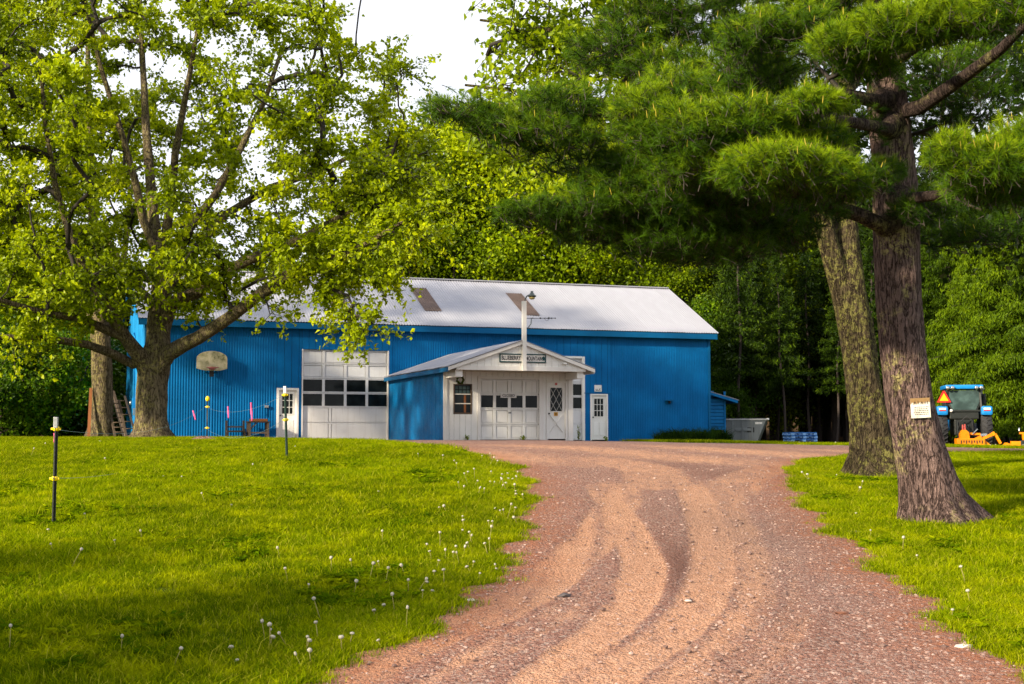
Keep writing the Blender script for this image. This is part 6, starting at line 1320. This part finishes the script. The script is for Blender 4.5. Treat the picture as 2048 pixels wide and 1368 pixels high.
lab = {'L': 'white dandelion clock standing out in the open lawn', 'LE': 'white dandelion clock on the lawn edge left of the driveway', 'RE': 'white dandelion clock on the verge beneath the pine', 'S': 'tiny dandelion clock on the grass strip before the barn end'}
for q, w_ in spots:
    if w_ == 'L': g_ = on_ground(*q); xx, yy = g_.x, g_.y
    else: xx, yy = q
    o = obj('dandelion', dp_[int(rng.integers(0, 4))]); o.location = (xx, yy, gzf(xx, yy)); o.rotation_euler = (rng.normal(0, .24), rng.normal(0, .24), rng.uniform(0, 6.28)); o.scale = (rng.uniform(.65, 1.35),) * 2 + (rng.uniform(.55, 1.3),); tag(o, lab[w_], 'dandelion', {'L': 'dandelions in the open lawn', 'LE': 'dandelions along the left drive edge', 'RE': 'dandelions on the right verge', 'S': 'dandelions before the barn end'}[w_])
# dark daylily clumps along the barn's right foot
for j, (px, s_) in enumerate(((1322, .8), (1342, 1.0), (1364, 1.05), (1386, 1.0), (1408, 1.1), (1430, 1.15), (1452, 1.2), (1468, .9))):
    V, Fq, tp, dr = blades(420, .45, .55, 1.05, .026, .95, True); q = B2W(wu(px, -.7), -.75 if px < 1420 else .35); o = obj('daylily_clump', np_mesh('daylily_clump', V * s_, Fq, [M['daylily']], {'tip': tp, 'dry': dr * .9})); o.location = (q.x, q.y, gzf(q.x, q.y)); tag(o, 'dark green strap-leaved clump along the foot of the barn', 'plant', 'strap-leaved clumps along the barn foot')
# weeds by the second overhead door, grass at the wall foot
def weed(label, u, v, h, n):
    T = []; q = B2W(u, v); m = MB(); C = []
    for _ in range(n):
        a = rng.uniform(0, 6.28); hh = h * rng.uniform(.5, 1); P = [(0, 0, 0), (.04 * math.cos(a), .04 * math.sin(a), hh * .5), (.10 * math.cos(a), .10 * math.sin(a), hh)]; m.tube(P, .006, 4); C += [np.array(P[1]) * (1 - t) + np.array(P[2]) * t for t in rng.uniform(-.6, 1, 14)]
    t_ = thing('weed', label, 'weed', (q.x, q.y, gzf(q.x, q.y)), 0); m.build('stem', M['stem'], t_); V, Fq = leaf_cloud(np.array(C) + rng.normal(size=(len(C), 3)) * .03, .07, .3); obj('leaves', np_mesh('leaves', V, Fq, [M['leaf_far']], {'tint': np.repeat(rng.uniform(.2, 1, len(C)), 4)}), t_)
weed('tall pale weed growing before the second overhead door', wu(1156, -.3), -.35, .75, 5); weed('low weed at the foot of the annex overhead door', 12.9, VF - .2, .22, 4); weed('low weed at the foot of the right white door', 19.5, -.25, .22, 4); weed('small weed at the foot of the annex window wall', 10.75, VF - .15, .2, 3)
V, Fq = [], []
hw = thing('hanging_wreath', 'dry greenish wreath hanging under the annex porch beam', 'wreath', B2W(10.48, VF - .05, 2.2), TH)
ring = [(.12 * math.cos(t), 0, .12 * math.sin(t)) for t in np.linspace(0, 6.2832, 17)]; MB().tube(ring, .025, 6, cap=False).build('ring', M['wood_old'], hw); C = np.array([(.12 * math.cos(t) * s_, rng.uniform(-.04, .02), .12 * math.sin(t) * s_) for t, s_ in zip(rng.uniform(0, 6.28, 130), rng.uniform(.75, 1.35, 130))]); V, Fq = leaf_cloud(C, .06, 0); obj('leaves', np_mesh('leaves', V, Fq, [M['leaf_shrub']], {'tint': np.repeat(rng.uniform(.2, .9, 130), 4)}), hw)
